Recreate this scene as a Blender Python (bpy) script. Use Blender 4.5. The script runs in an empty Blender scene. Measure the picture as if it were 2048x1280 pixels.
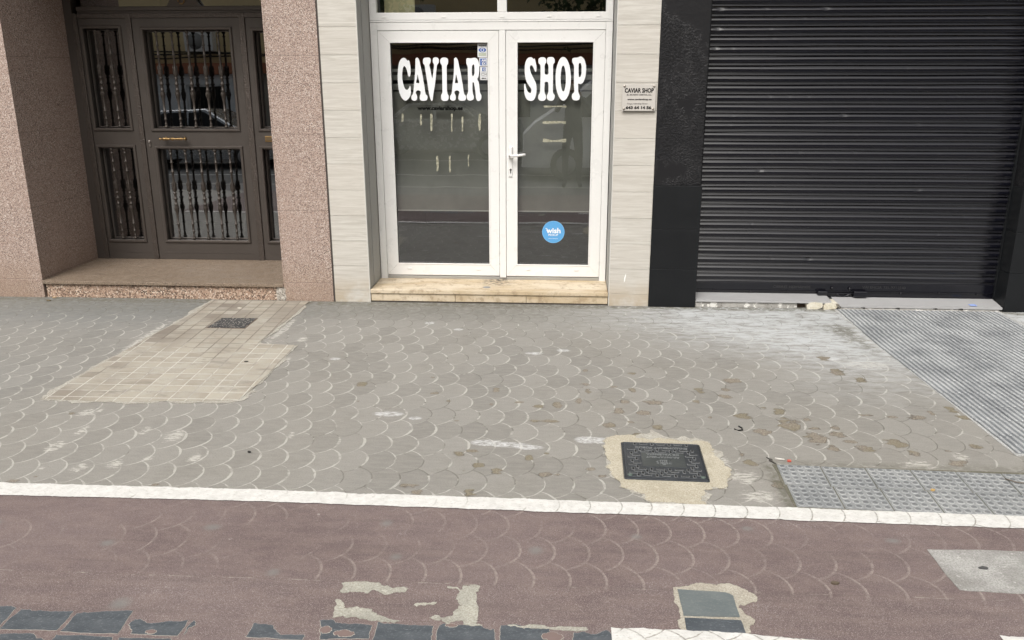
import bpy, bmesh, math, random
import numpy as np
from mathutils import Vector, Matrix
random.seed(7); RNG = np.random.default_rng(7)
R = math.radians
scene = bpy.context.scene
C = scene.collection
# ------------------------------------------------------------------ camera
CP, CY, CR = 0.286094605, -0.0635886784, -0.00155310205
fw = Vector((math.sin(CY)*math.cos(CP), math.cos(CY)*math.cos(CP), -math.sin(CP)))
rt = Vector((math.cos(CY), -math.sin(CY), 0)); up = rt.cross(fw)
rt2 = math.cos(CR)*rt + math.sin(CR)*up; up2 = -math.sin(CR)*rt + math.cos(CR)*up
cam_d = bpy.data.cameras.new('camera'); cam = bpy.data.objects.new('camera', cam_d); C.objects.link(cam)
m4 = Matrix((rt2, up2, -fw)).transposed().to_4x4(); m4.translation = Vector((0, -6.4431, 1.77))
cam.matrix_world = m4
cam_d.sensor_width = 36; cam_d.lens = 29.78; cam_d.clip_start = 0.02; cam_d.clip_end = 400
scene.camera = cam
# ------------------------------------------------------------------ sky, sun, exposure
w = bpy.data.worlds.new('World'); scene.world = w; w.use_nodes = True
nt = w.node_tree; bg = nt.nodes['Background']
sky = nt.nodes.new('ShaderNodeTexSky'); sky.sky_type = 'NISHITA'; sky.sun_disc = False
SUN_EL, SUN_AZ = 50, 197
sky.sun_elevation = R(SUN_EL); sky.sun_rotation = R(SUN_AZ); sky.air_density = 2.0; sky.dust_density = 10.0
hs = nt.nodes.new('ShaderNodeHueSaturation'); hs.inputs['Saturation'].default_value = 0.22   # cloud cover greys the sky
nt.links.new(sky.outputs[0], hs.inputs['Color']); nt.links.new(hs.outputs[0], bg.inputs[0])
bg.inputs[1].default_value = 0.15
sd = bpy.data.lights.new('sun', 'SUN'); sd.energy = .9; sd.angle = R(35); sd.color = (1, .965, .92)
sun = bpy.data.objects.new('sun', sd); C.objects.link(sun)
sv = Vector((math.sin(R(SUN_AZ))*math.cos(R(SUN_EL)), math.cos(R(SUN_AZ))*math.cos(R(SUN_EL)), math.sin(R(SUN_EL))))
sun.rotation_euler = sv.to_track_quat('Z', 'Y').to_euler()
scene.view_settings.view_transform = 'Standard'; scene.view_settings.look = 'None'
scene.view_settings.gamma = 1; scene.view_settings.exposure = 0.27
scene.render.resolution_x = 1024; scene.render.resolution_y = 640

# ------------------------------------------------------------------ helpers
def tag(o, label=None, cat=None, group=None, kind=None):
    if label: o['label'] = label
    if cat: o['category'] = cat
    if group: o['group'] = group
    if kind: o['kind'] = kind
    return o
def empty(name, loc=(0, 0, 0), **k):
    o = bpy.data.objects.new(name, None); o.location = loc; C.objects.link(o); o.empty_display_size = .1
    return tag(o, **k)
class MB:
    """collects geometry, builds one mesh object"""
    def __init__(s): s.v = []; s.f = []; s.mi = []; s.sm = []
    def add(s, vs, fs, mi=0, smooth=False):
        n = len(s.v); s.v += [tuple(v) for v in vs]
        for f in fs: s.f.append(tuple(i+n for i in f)); s.mi.append(mi); s.sm.append(smooth)
        return s
    def box(s, x0, x1, y0, y1, z0, z1, mi=0, b=0.0):
        if b <= 0:
            vs = [(x, y, z) for x in (x0, x1) for y in (y0, y1) for z in (z0, z1)]
            return s.add(vs, [(0, 1, 3, 2), (4, 6, 7, 5), (0, 4, 5, 1), (2, 3, 7, 6), (0, 2, 6, 4), (1, 5, 7, 3)], mi)
        bm = bmesh.new(); bmesh.ops.create_cube(bm, size=1)
        for v in bm.verts: v.co = Vector((x0+(v.co.x+.5)*(x1-x0), y0+(v.co.y+.5)*(y1-y0), z0+(v.co.z+.5)*(z1-z0)))
        bmesh.ops.bevel(bm, geom=bm.edges[:], offset=b, segments=2, profile=.5, affect='EDGES')
        s.bm(bm, mi); return s
    def bm(s, bm, mi=0, smooth=False):
        bm.verts.index_update()
        s.add([v.co[:] for v in bm.verts], [[v.index for v in f.verts] for f in bm.faces], mi, smooth); bm.free(); return s
    def prism_y(s, poly, y0, y1, mi=0):          # poly in x,z, extruded along y
        n = len(poly); vs = [(x, y0, z) for x, z in poly]+[(x, y1, z) for x, z in poly]
        fs = [tuple(range(n)), tuple(range(2*n-1, n-1, -1))]+[(i, i+n, (i+1) % n+n, (i+1) % n) for i in range(n)]
        return s.add(vs, fs, mi)
    def prism_z(s, poly, z0, z1, mi=0, top=None):
        n = len(poly); vs = [(x, y, z0) for x, y in poly]+[(x, y, z1) for x, y in poly]
        fs = [tuple(range(n-1, -1, -1)), tuple(range(n, 2*n))]+[(i, (i+1) % n, (i+1) % n+n, i+n) for i in range(n)]
        return s.add(vs, fs, mi)
    def lathe(s, prof, base, axis='z', seg=12, mi=0, lobes=None):
        """prof list of (t, r); lobes(t)->(n, amp)"""
        n = len(prof); vs = []
        for t, r in prof:
            for k in range(seg):
                a = 2*math.pi*k/seg; rr = r
                if lobes: q = lobes(t); rr = r*(1+q[1]*math.cos(q[0]*a)) if q else r
                c, d = rr*math.cos(a), rr*math.sin(a)
                vs.append((base[0]+c, base[1]+d, base[2]+t) if axis == 'z' else ((base[0]+t, base[1]+c, base[2]+d) if axis == 'x' else (base[0]+c, base[1]+t, base[2]+d)))
        fs = [(i*seg+k, i*seg+(k+1) % seg, (i+1)*seg+(k+1) % seg, (i+1)*seg+k) for i in range(n-1) for k in range(seg)]
        fs += [tuple(range(seg-1, -1, -1)), tuple((n-1)*seg+k for k in range(seg))]
        return s.add(vs, fs, mi, True)
    def tube(s, pts, r, seg=8, mi=0):
        pts = [Vector(p) for p in pts]; vs = []; n = len(pts)
        for i, p in enumerate(pts):
            d = (pts[min(i+1, n-1)]-pts[max(i-1, 0)]).normalized(); a = d.orthogonal().normalized(); b = d.cross(a)
            rr = r[i] if isinstance(r, (list, tuple)) else r
            for k in range(seg):
                t = 2*math.pi*k/seg; vs.append(p+(a*math.cos(t)+b*math.sin(t))*rr)
        fs = [(i*seg+k, i*seg+(k+1) % seg, (i+1)*seg+(k+1) % seg, (i+1)*seg+k) for i in range(n-1) for k in range(seg)]
        fs += [tuple(range(seg)), tuple((n-1)*seg+k for k in range(seg))]
        return s.add(vs, fs, mi, True)
    def build(s, name, mats, parent=None, loc=(0, 0, 0), **k):
        me = bpy.data.meshes.new(name); me.from_pydata(s.v, [], s.f)
        for m in (mats if isinstance(mats, (list, tuple)) else [mats]): me.materials.append(m)
        me.polygons.foreach_set('material_index', s.mi); me.polygons.foreach_set('use_smooth', s.sm)
        bm = bmesh.new(); bm.from_mesh(me); bmesh.ops.recalc_face_normals(bm, faces=bm.faces[:]); bm.to_mesh(me); bm.free()
        o = bpy.data.objects.new(name, me); C.objects.link(o); o.location = loc
        if parent: o.parent = parent
        return tag(o, **k)
def mitre(mb, x0, x1, z0, z1, wd, y0, y1, mi=0, ch=.004, gap=.0005, wl=None):
    """rectangular frame in the xz plane with mitred corners, chamfered front edges"""
    def ring(q):
        return [(x0+q[0], z0+q[0]), (x1-q[0], z0+q[0]), (x1-q[0], z1-q[0]), (x0+q[0], z1-q[0])]
    prof = [(0, y1), (0, y0+ch), (ch, y0), (wd-ch, y0), (wd, y0+ch), (wd, y1)]
    for k in range(4):
        a = k; b = (k+1) % 4; vs = []
        for off, y in prof:
            r = ring((off,)); pa, pb = Vector(r[a]), Vector(r[b]); d = (pb-pa).normalized()*gap
            pa = pa+d; pb = pb-d
            vs += [(pa.x, y, pa.y), (pb.x, y, pb.y)]
        n = len(prof)
        fs = [(2*i, 2*i+1, 2*i+3, 2*i+2) for i in range(n-1)]+[tuple(2*i for i in range(n)), tuple(2*i+1 for i in range(n-1, -1, -1))]
        mb.add(vs, fs, mi)
    return mb
def rag(poly, amp=.006, it=3, rough=.55, seed=0):
    rnd = random.Random(seed); P = [Vector(p) for p in poly]
    for k in range(it):
        Q = []
        for i, p in enumerate(P):
            q = P[(i+1) % len(P)]; L = (q-p).length; Q.append(p)
            if L > .006:
                n = Vector((-(q-p).y, (q-p).x)).normalized()
                Q.append((p+q)/2+n*rnd.gauss(0, 1)*min(amp, L*.16))
        P = Q; amp *= rough
    return [(p.x, p.y) for p in P]
def sheet(name, poly, z, mat, parent=None, **k):
    """thin slab with its top at z, outline poly"""
    mb = MB(); mb.prism_z(poly, z-.0025, z)
    return mb.build(name, mat, parent, **k)
def grow(poly, d):
    P = [Vector(p) for p in poly]; n = len(P)
    A = sum(P[i].x*P[(i+1) % n].y-P[(i+1) % n].x*P[i].y for i in range(n)); sg = 1 if A > 0 else -1
    out = []
    for i, p in enumerate(P):
        t = (P[(i+1) % n]-P[i-1]).normalized(); out.append((p.x+t.y*d*sg, p.y-t.x*d*sg))
    return out
def smooth_poly(p, k=4):
    n = len(p); out = []
    for i in range(n):
        a, b, c, d = [Vector(p[(i+j) % n]) for j in (-1, 0, 1, 2)]
        for q in range(k):
            t = q/k; out.append(tuple(.5*((2*b)+(c-a)*t+(2*a-5*b+4*c-d)*t*t+(3*b-a-3*c+d)*t**3)))
    return out
def glyphs(name, polys, mat, parent, y, depth=.0012, smooth=True, yf=None, **k):
    """filled outlines in the xz plane"""
    cu = bpy.data.curves.new(name, 'CURVE'); cu.dimensions = '2D'; cu.fill_mode = 'BOTH'; cu.extrude = depth/2
    for p in polys:
        q = smooth_poly(p) if smooth else p
        sp = cu.splines.new('POLY'); sp.points.add(len(q)-1); sp.use_cyclic_u = True
        for i, a in enumerate(q): sp.points[i].co = (a[0], a[1], 0, 1)
    return curve_mesh(name, cu, mat, parent, lambda v: (v.x, y-v.z+(yf(v.y) if yf else 0), v.y), **k)
def curve_mesh(name, cu, mat, parent, fn, **k):
    tmp = bpy.data.objects.new('tmp', cu); C.objects.link(tmp); bpy.context.view_layer.update()
    me = bpy.data.meshes.new_from_object(tmp.evaluated_get(bpy.context.evaluated_depsgraph_get()))
    C.objects.unlink(tmp); bpy.data.objects.remove(tmp)
    me.name = name
    for v in me.vertices: v.co = fn(v.co)
    me.materials.clear(); me.materials.append(mat)
    o = bpy.data.objects.new(name, me); C.objects.link(o)
    if parent: o.parent = parent
    return tag(o, **k)
def text(name, s, width, height, cx, cz, y, mat, parent, off=.0, plane='xz', flip=False, depth=.001, yf=None, z0=0, **k):
    cu = bpy.data.curves.new(name, 'FONT'); cu.body = s; cu.size = 1; cu.offset = off; cu.extrude = .001; cu.resolution_u = 3
    tmp = bpy.data.objects.new('tmp', cu); C.objects.link(tmp); bpy.context.view_layer.update()
    me = bpy.data.meshes.new_from_object(tmp.evaluated_get(bpy.context.evaluated_depsgraph_get()))
    C.objects.unlink(tmp); bpy.data.objects.remove(tmp); bpy.data.curves.remove(cu)
    xs = [v.co.x for v in me.vertices]; ys = [v.co.y for v in me.vertices]
    mx, my = (min(xs)+max(xs))/2, (min(ys)+max(ys))/2; sx = width/(max(xs)-min(xs)); sy = height/(max(ys)-min(ys))
    for v in me.vertices:
        a, b = (v.co.x-mx)*sx, (v.co.y-my)*sy; e = depth if v.co.z > 0 else 0
        if flip: a, b = -a, -b
        v.co = (cx+a, y-e+(yf(cz+b) if yf else 0), cz+b) if plane == 'xz' else (cx+a, cz+b, z0+e)
    me.name = name; me.materials.clear(); me.materials.append(mat)
    o = bpy.data.objects.new(name, me); C.objects.link(o)
    if parent: o.parent = parent
    return tag(o, **k)
def dup(root, loc, **k):
    r = root.copy(); C.objects.link(r); r.location = loc; tag(r, **k)
    for ch in list(root.children):
        c = ch.copy(); C.objects.link(c); c.parent = r
        for g in list(ch.children):
            d = g.copy(); C.objects.link(d); d.parent = c
    return r

# ------------------------------------------------------------------ material helpers
class N:
    def __init__(s, name):
        s.m = bpy.data.materials.new(name); s.m.use_nodes = True; s.t = s.m.node_tree; s.n = s.t.nodes; s.l = s.t.links
        s.b = s.n['Principled BSDF']; s.co = s.n.new('ShaderNodeTexCoord').outputs['Object']
    def set(s, sock, v):
        if hasattr(v, 'is_linked') or isinstance(v, bpy.types.NodeSocket): s.l.new(v, sock)
        elif isinstance(v, (tuple, list)) and len(v) == 3 and sock.type == 'RGBA': sock.default_value = (*v, 1)
        else: sock.default_value = v
    def M(s, op, a, b=0.0, c=None):
        n = s.n.new('ShaderNodeMath'); n.operation = op; s.set(n.inputs[0], a); s.set(n.inputs[1], b)
        if c is not None: s.set(n.inputs[2], c)
        return n.outputs[0]
    def noise(s, scale, detail=3, rough=.6, vec=None, dist=0.0):
        n = s.n.new('ShaderNodeTexNoise'); n.inputs['Scale'].default_value = scale; n.inputs['Detail'].default_value = detail
        n.inputs['Roughness'].default_value = rough; n.inputs['Distortion'].default_value = dist; s.l.new(vec or s.co, n.inputs['Vector']); return n.outputs[0]
    def vor(s, scale, feature='F1', out=0, vec=None, rnd=1.0):
        n = s.n.new('ShaderNodeTexVoronoi'); n.feature = feature; n.inputs['Scale'].default_value = scale; n.inputs['Randomness'].default_value = rnd
        s.l.new(vec or s.co, n.inputs['Vector']); return n.outputs[out]
    def wn(s, vec):
        n = s.n.new('ShaderNodeTexWhiteNoise'); n.noise_dimensions = '3D'; s.l.new(vec, n.inputs[0]); return n.outputs[0]
    def scl(s, v3, vec=None):
        n = s.n.new('ShaderNodeMapping'); n.inputs['Scale'].default_value = v3; s.l.new(vec or s.co, n.inputs[0]); return n.outputs[0]
    def sep(s, vec=None):
        n = s.n.new('ShaderNodeSeparateXYZ'); s.l.new(vec or s.co, n.inputs[0]); return n.outputs
    def comb(s, x, y, z=0.0):
        n = s.n.new('ShaderNodeCombineXYZ'); s.set(n.inputs[0], x); s.set(n.inputs[1], y); s.set(n.inputs[2], z); return n.outputs[0]
    def ramp(s, v, lo, hi, a=0.0, b=1.0):
        n = s.n.new('ShaderNodeMapRange'); n.interpolation_type = 'SMOOTHSTEP'
        for i, q in enumerate((v, lo, hi, a, b)): s.set(n.inputs[i], q)
        return n.outputs[0]
    def mix(s, f, a, b, mode='MIX'):
        n = s.n.new('ShaderNodeMix'); n.data_type = 'RGBA'; n.blend_type = mode; s.set(n.inputs[0], f); s.set(n.inputs[6], a); s.set(n.inputs[7], b); return n.outputs[2]
    def attr(s, name):
        n = s.n.new('ShaderNodeAttribute'); n.attribute_name = name; return n.outputs['Fac']
    def bump(s, h, dist, strength=1.0, nrm=None):
        n = s.n.new('ShaderNodeBump'); n.inputs['Strength'].default_value = strength; n.inputs['Distance'].default_value = dist
        s.l.new(h, n.inputs['Height'])
        if nrm: s.l.new(nrm, n.inputs['Normal'])
        return n.outputs[0]
    def fin(s, col, rough=.6, metal=0.0, nrm=None, spec=None):
        s.set(s.b.inputs['Base Color'], col); s.set(s.b.inputs['Roughness'], rough); s.set(s.b.inputs['Metallic'], metal)
        if nrm: s.l.new(nrm, s.b.inputs['Normal'])
        if spec is not None: s.set(s.b.inputs['Specular IOR Level'], spec)
        return s.m
def plain(name, col, rough=.5, metal=0.0, var=.12, sc=6, bump=0.0, bs=60, spec=None):
    n = N(name); a = tuple(c*(1-var) for c in col); b = tuple(min(1, c*(1+var)) for c in col)
    c = n.mix(n.noise(sc, 4), a, b)
    c = n.mix(n.ramp(n.noise(sc*9, 3), .35, .65, 0, .5), c, tuple(q*(1-var*.6) for q in col))
    return n.fin(c, n.ramp(n.noise(sc*2, 3), .3, .7, max(0, rough-.06), rough+.06), metal, n.bump(n.noise(bs, 3), bump) if bump else None, spec)
# fish-scale pattern of the pavement: discs in staggered rows, the left ones lying on top
SX, SY = .131, .1875
def scales(n, x, y, Rr=.128):
    wx = n.M('ADD', x, n.M('MULTIPLY', n.M('SUBTRACT', n.noise(2.2, 2), .5), .035))
    wy = n.M('ADD', y, n.M('MULTIPLY', n.M('SUBTRACT', n.noise(2.6, 2, vec=n.scl((1, 1.3, 1))), .5), .03))
    k0 = n.M('FLOOR', n.M('DIVIDE', n.M('SUBTRACT', -3.585, wy), SY)); rows = []
    for dk in (0, 1):
        k = n.M('ADD', k0, dk); yk = n.M('SUBTRACT', -3.585, n.M('MULTIPLY', k, SY)); off = n.M('ADD', -.405, n.M('MULTIPLY', k, .06))
        dy = n.M('SUBTRACT', wy, yk); s2 = n.M('MAXIMUM', n.M('SUBTRACT', Rr*Rr, n.M('MULTIPLY', dy, dy)), 0.0); s = n.M('SQRT', s2)
        cx = n.M('ADD', off, n.M('MULTIPLY', n.M('CEIL', n.M('DIVIDE', n.M('SUBTRACT', n.M('SUBTRACT', wx, s), off), SX)), SX))
        bad = n.M('MAXIMUM', n.M('GREATER_THAN', cx, n.M('ADD', wx, s)), n.M('LESS_THAN', s2, 1e-7))
        rows.append((n.M('ADD', cx, n.M('MULTIPLY', bad, 100.0)), yk))
    sel = n.M('LESS_THAN', rows[1][0], rows[0][0])
    def pick(a, b): return n.M('ADD', n.M('MULTIPLY', n.M('SUBTRACT', 1.0, sel), a), n.M('MULTIPLY', sel, b))
    cx = pick(rows[0][0], rows[1][0]); cy = pick(rows[0][1], rows[1][1])
    dx = n.M('SUBTRACT', wx, cx); dy = n.M('SUBTRACT', wy, cy)
    d = n.M('SQRT', n.M('ADD', n.M('MULTIPLY', dx, dx), n.M('MULTIPLY', dy, dy)))
    e = n.M('SUBTRACT', Rr, d)                 # distance in from the visible rim
    tip = n.ramp(dx, .03, Rr*.98, 0.0, 1.0)     # widest joint at the right tip
    return e, tip, n.comb(cx, cy), dx
# ------------------------------------------------------------------ ground materials
def spk(n, sc, lo, hi, vec=None): return n.ramp(n.noise(sc, 2, .6, vec), lo, hi)
def mat_pavement():
    n = N('scale_pavement'); x, y, z = n.sep()
    e, tip, cid, dx = scales(n, x, y)
    big = n.noise(.9, 3); mid = n.noise(5, 4)
    light = n.ramp(n.M('ADD', n.attr('lightjoint'), n.M('MULTIPLY', n.M('SUBTRACT', n.noise(2.6, 4, .7), .5), 2.4)), .3, .68)   # mortar left in the joint
    wj = n.M('MULTIPLY', n.M('ADD', .0022, n.M('MULTIPLY', n.M('MULTIPLY', n.M('POWER', tip, 1.5), light), .0095)), n.ramp(n.noise(9, 4, .7), .32, .66, .22, 1.3))
    rag_ = n.M('MULTIPLY', n.M('SUBTRACT', n.noise(95, 3), .5), .006)
    joint = n.ramp(n.M('ADD', e, rag_), wj, n.M('ADD', wj, .0022), 1, 0)
    dark = n.ramp(e, .0, .0045, 1, 0)
    st = n.wn(cid)
    base = n.mix(n.ramp(st, 0, 1), (.208, .201, .186), (.262, .254, .236))
    base = n.mix(n.M('MULTIPLY', n.ramp(n.noise(1.9, 5, .7), .50, .70), .5), base, (.165, .158, .142))
    base = n.mix(n.ramp(n.vor(23), .05, .09, .5, 0), base, n.mix(n.noise(8, 1), (.12, .11, .10), (.46, .45, .42)))
    base = n.mix(n.ramp(big, .35, .68, 0, .55), base, (.255, .243, .218))
    base = n.mix(n.attr('cool_shade'), base, (.185, .192, .190))
    streak = n.noise(26, 4, .65, n.scl((.45, 1.6, 1)))
    base = n.mix(n.ramp(streak, .3, .7, 0, .35), base, (.33, .317, .29))
    base = n.mix(n.ramp(n.noise(150, 2), .25, .6, .45, 0), base, (.17, .16, .145))
    base = n.mix(n.ramp(n.noise(42, 4), .62, .74, 0, .35), base, (.18, .165, .145))
    # mortar / dark joint
    jc = n.mix(n.ramp(light, .2, .7), n.mix(mid, (.10, .095, .08), (.20, .19, .165)), n.mix(mid, (.34, .332, .305), (.455, .445, .41)))
    base = n.mix(n.M('MULTIPLY', dark, n.ramp(light, .2, .7, .7, .25)), base, (.16, .15, .13))
    base = n.mix(n.M('MULTIPLY', joint, n.ramp(n.noise(10, 5, .75), .36, .56, .18, .95)), base, jc)
    # chalk marks and mortar residue
    rs = n.M('ADD', n.attr('resid'), n.M('MULTIPLY', n.M('SUBTRACT', n.noise(44, 6, .8, n.scl((.45, 1.5, 1))), .5), 3.2))
    base = n.mix(n.ramp(n.M('MULTIPLY', rs, n.ramp(n.attr('resid'), .02, .35)), .62, .95, 0, .8), base, (.50, .485, .445))
    ck = n.M('MULTIPLY', n.ramp(n.attr('chalk'), .1, .6), n.ramp(n.noise(60, 5, .8, n.scl((.5, 1.5, 1))), .38, .66, .0, .9))
    base = n.mix(ck, base, (.66, .67, .68))
    # white dust washed out in front of the shutter
    du = n.M('MULTIPLY', n.attr('dust'), n.ramp(n.noise(13, 7, .8, n.scl((.45, 1.6, 1))), .36, .62, .12, 1.1))
    base = n.mix(n.M('MINIMUM', n.M('MULTIPLY', du, n.M('SUBTRACT', 1.0, n.M('MULTIPLY', dark, .75))), .85), base, (.50, .52, .53))
    # spalled spots: rough brown aggregate, sunk a few mm, rim shadow painted dark
    sf = n.M('ADD', n.attr('spall'), n.M('MULTIPLY', n.M('SUBTRACT', n.noise(20, 5, .62, n.scl((.7, 1.25, 1))), .5), 2.5))
    sf = n.M('MULTIPLY', sf, n.ramp(n.attr('spall'), .02, .3)); sp = n.ramp(sf, .60, .68); rim = n.M('MULTIPLY', n.ramp(sf, .50, .62), n.M('SUBTRACT', 1.0, sp))
    agg = n.mix(n.ramp(n.vor(170), .1, .6), (.255, .225, .185), (.185, .16, .13))
    agg = n.mix(n.ramp(n.vor(240, out=1), .4, .9, 0, .6), agg, (.36, .33, .28))
    agg = n.mix(n.ramp(n.noise(3, 2), .45, .6, 0, .5), agg, (.19, .17, .11))
    base = n.mix(n.M('MULTIPLY', rim, n.ramp(n.noise(20, 2), .4, .6, .1, .75)), base, (.13, .105, .08))
    base = n.mix(sp, base, agg)
    # grime, and contact shade painted along the wall foot
    dt = n.M('MULTIPLY', n.attr('dirt_shade'), n.ramp(n.noise(22, 5, .7), .35, .6, 0, 1))
    base = n.mix(n.M('MINIMUM', dt, .85), base, (.13, .125, .10))
    spots = n.ramp(n.vor(5.2, rnd=1), .035, .055, .5, 0)
    base = n.mix(n.M('MULTIPLY', spots, n.ramp(n.noise(1.1, 1), .5, .6)), base, (.15, .145, .14))
    h = n.M('SUBTRACT', n.M('MULTIPLY', n.noise(120, 3), .12), n.M('ADD', n.M('MULTIPLY', n.M('MULTIPLY', n.ramp(n.M('ABSOLUTE', n.M('SUBTRACT', e, .0035)), .0005, .0035, 1, 0), n.M('SUBTRACT', 1.0, n.ramp(light, .2, .6, 0, .9))), .4), n.M('MULTIPLY', sp, n.M('ADD', 1.0, n.M('MULTIPLY', n.noise(220, 2), .6)))))
    return n.fin(base, .82, nrm=n.bump(h, .006, .8), spec=.25)
def mat_lane():
    n = N('worn_red_lane_paint'); x, y, z = n.sep()
    e, tip, cid, dx = scales(n, x, y)
    upz = n.ramp(y, -3.83, -3.79)                        # scale stones only above the old joint
    ln = n.M('MULTIPLY', n.ramp(n.M('ABSOLUTE', n.M('SUBTRACT', e, .004)), .002, .010, 1, 0), n.M('ADD', .35, tip))
    ln = n.M('MULTIPLY', ln, n.M('MULTIPLY', upz, n.ramp(n.M('ADD', n.noise(2.2, 4, .65), n.M('MULTIPLY', n.ramp(x, -1.6, -.1), .14)), .46, .66)))
    c = n.mix(n.ramp(n.noise(1.6, 4), .3, .7), (.134, .100, .099), (.163, .126, .124))
    c = n.mix(n.ramp(n.noise(11, 5, .7, n.scl((.6, 1.4, 1))), .35, .7, 0, .5), c, (.225, .175, .16))
    c = n.mix(n.M('MULTIPLY', ln, n.ramp(n.noise(60, 3, .8), .35, .6, .12, .6)), c, (.31, .265, .24))
    fine = n.noise(330, 2, .7)
    c = n.mix(n.M('MULTIPLY', n.ramp(fine, .55, .68), n.M('SUBTRACT', .75, n.M('MULTIPLY', upz, .3))), c, (.42, .38, .35))
    c = n.mix(n.ramp(fine, .45, .33, 0, .6), c, (.085, .06, .055))
    pale = n.M('MULTIPLY', n.attr('resid'), n.ramp(n.noise(120, 4, .8), .55, .75))
    c = n.mix(n.M('MINIMUM', pale, .6), c, (.55, .52, .5))
    c = n.mix(n.M('MULTIPLY', n.attr('gum'), .6), c, (.20, .205, .195))
    # paint lost along the old joint
    j = n.M('ABSOLUTE', n.M('ADD', n.M('SUBTRACT', y, n.M('ADD', -3.81, n.M('MULTIPLY', n.ramp(x, -1.9, 1.6, -.015, .015), 1))), n.M('MULTIPLY', n.M('SUBTRACT', n.noise(7, 3), .5), .012)))
    jm = n.M('MULTIPLY', n.ramp(n.M('ADD', j, n.M('MULTIPLY', n.M('SUBTRACT', n.noise(45, 4, .7), .5), .006)), .0005, .0025, 1, 0), n.ramp(n.noise(6, 5, .75, vec=n.scl((1.4, .1, 1))), .50, .60, 0, .8))
    c = n.mix(jm, c, (.42, .39, .34))
    c = n.mix(n.M('MULTIPLY', n.ramp(j, .0, .0022, 1, 0), .4), c, (.09, .07, .06))
    chip = n.M('MULTIPLY', n.ramp(n.vor(3.1), .018, .03, 1, 0), n.ramp(n.noise(60, 3), .35, .55)); c = n.mix(n.M('MULTIPLY', chip, .6), c, (.42, .39, .36))
    track = n.M('MULTIPLY', n.ramp(n.noise(5, 4, .7, n.scl((.12, 2.2, 1))), .5, .72, 0, .35), 1.0); c = n.mix(track, c, (.115, .09, .085))
    h = n.M('ADD', n.M('MULTIPLY', fine, .5), n.M('MULTIPLY', ln, -.5))
    return n.fin(c, .78, nrm=n.bump(h, .003, .7), spec=.3)
def mat_line():
    n = N('white_road_paint'); x, y, z = n.sep(); e, tip, cid, dx = scales(n, x, y)
    c = n.mix(n.ramp(n.noise(30, 4), .3, .7), (.66, .655, .635), (.56, .555, .535))
    c = n.mix(n.ramp(n.noise(110, 4, .75, n.scl((.5, 1.5, 1))), .54, .66, 0, .75), c, (.38, .36, .33))
    crk = n.M('MULTIPLY', n.ramp(n.M('ADD', e, n.M('MULTIPLY', n.M('SUBTRACT', n.noise(70, 3), .5), .012)), .002, .007, 1, 0), n.ramp(n.M('ADD', n.noise(4, 2), n.ramp(x, -1, .8, -.12, .12)), .42, .55))
    c = n.mix(n.M('MULTIPLY', crk, n.ramp(n.noise(50, 3), .3, .6, .2, .95)), c, (.27, .255, .225))
    return n.fin(c, .7, nrm=n.bump(n.M('SUBTRACT', n.noise(140, 3), crk), .003, .6))
def mat_panot():
    n = N('beige_paving_tiles'); x, y, z = n.sep()
    # tiles 20 cm, each pressed into 4 squares, laid slightly off square
    xr = n.M('ADD', n.M('ADD', x, n.M('MULTIPLY', y, .045)), 2.80); yr = n.M('ADD', n.M('MULTIPLY', x, -.012), y)
    def grid(v, p, wd):
        f = n.M('FRACT', n.M('DIVIDE', v, p)); return n.ramp(n.M('MULTIPLY', n.M('MINIMUM', f, n.M('SUBTRACT', 1.0, f)), p), wd*.55, wd*.55+.0035, 1, 0)
    g1 = n.M('MAXIMUM', grid(xr, .1, .0035), grid(yr, .1, .0035)); g2 = n.M('MAXIMUM', grid(xr, .2, .004), grid(yr, .2, .004))
    cell = n.comb(n.M('FLOOR', n.M('DIVIDE', xr, .1)), n.M('FLOOR', n.M('DIVIDE', yr, .1))); t = n.wn(cell)
    c = n.mix(t, (.30, .27, .222), (.40, .37, .31))
    c = n.mix(n.ramp(n.noise(7, 4), .35, .7, 0, .7), c, (.40, .385, .34))
    worn = n.M('ADD', n.ramp(y, -1.5, -.15, 0, .75), n.ramp(n.M('ADD', x, n.M('MULTIPLY', y, 0.0)), -2.45, -2.85, 0, .75))
    dirty = n.M('MULTIPLY', n.M('MINIMUM', worn, .95), n.ramp(n.M('ADD', n.noise(2.3, 3), n.M('MULTIPLY', n.M('SUBTRACT', t, .5), .45)), .3, .62))
    c = n.mix(n.M('MULTIPLY', dirty, .8), c, (.155, .13, .108))
    c = n.mix(n.ramp(n.M('MULTIPLY', n.noise(5, 5, .75, n.scl((.6, 1.5, 1))), 1.0), .52, .68, 0, .55), c, (.19, .17, .145))
    c = n.mix(n.ramp(n.noise(16, 4), .62, .75, 0, .5), c, (.17, .15, .13))
    jl = n.ramp(n.M('SUBTRACT', n.noise(2.1, 2), n.ramp(y, -2.1, -.3, 0, .35)), .22, .42)
    jc = n.mix(jl, (.17, .145, .12), (.54, .52, .475))
    c = n.mix(n.M('MULTIPLY', g1, n.ramp(n.noise(30, 3), .3, .55, .55, 1)), c, jc)
    c = n.mix(n.M('MULTIPLY', n.M('MULTIPLY', g2, n.ramp(n.noise(8, 2), .45, .55)), .4), c, (.16, .14, .12))
    c = n.mix(n.ramp(n.noise(160, 2), .3, .5, .35, 0), c, (.25, .22, .18))
    return n.fin(c, .75, nrm=n.bump(n.M('SUBTRACT', n.M('MULTIPLY', n.noise(90, 3), .3), n.M('MAXIMUM', g1, g2)), .004, .6))
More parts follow.
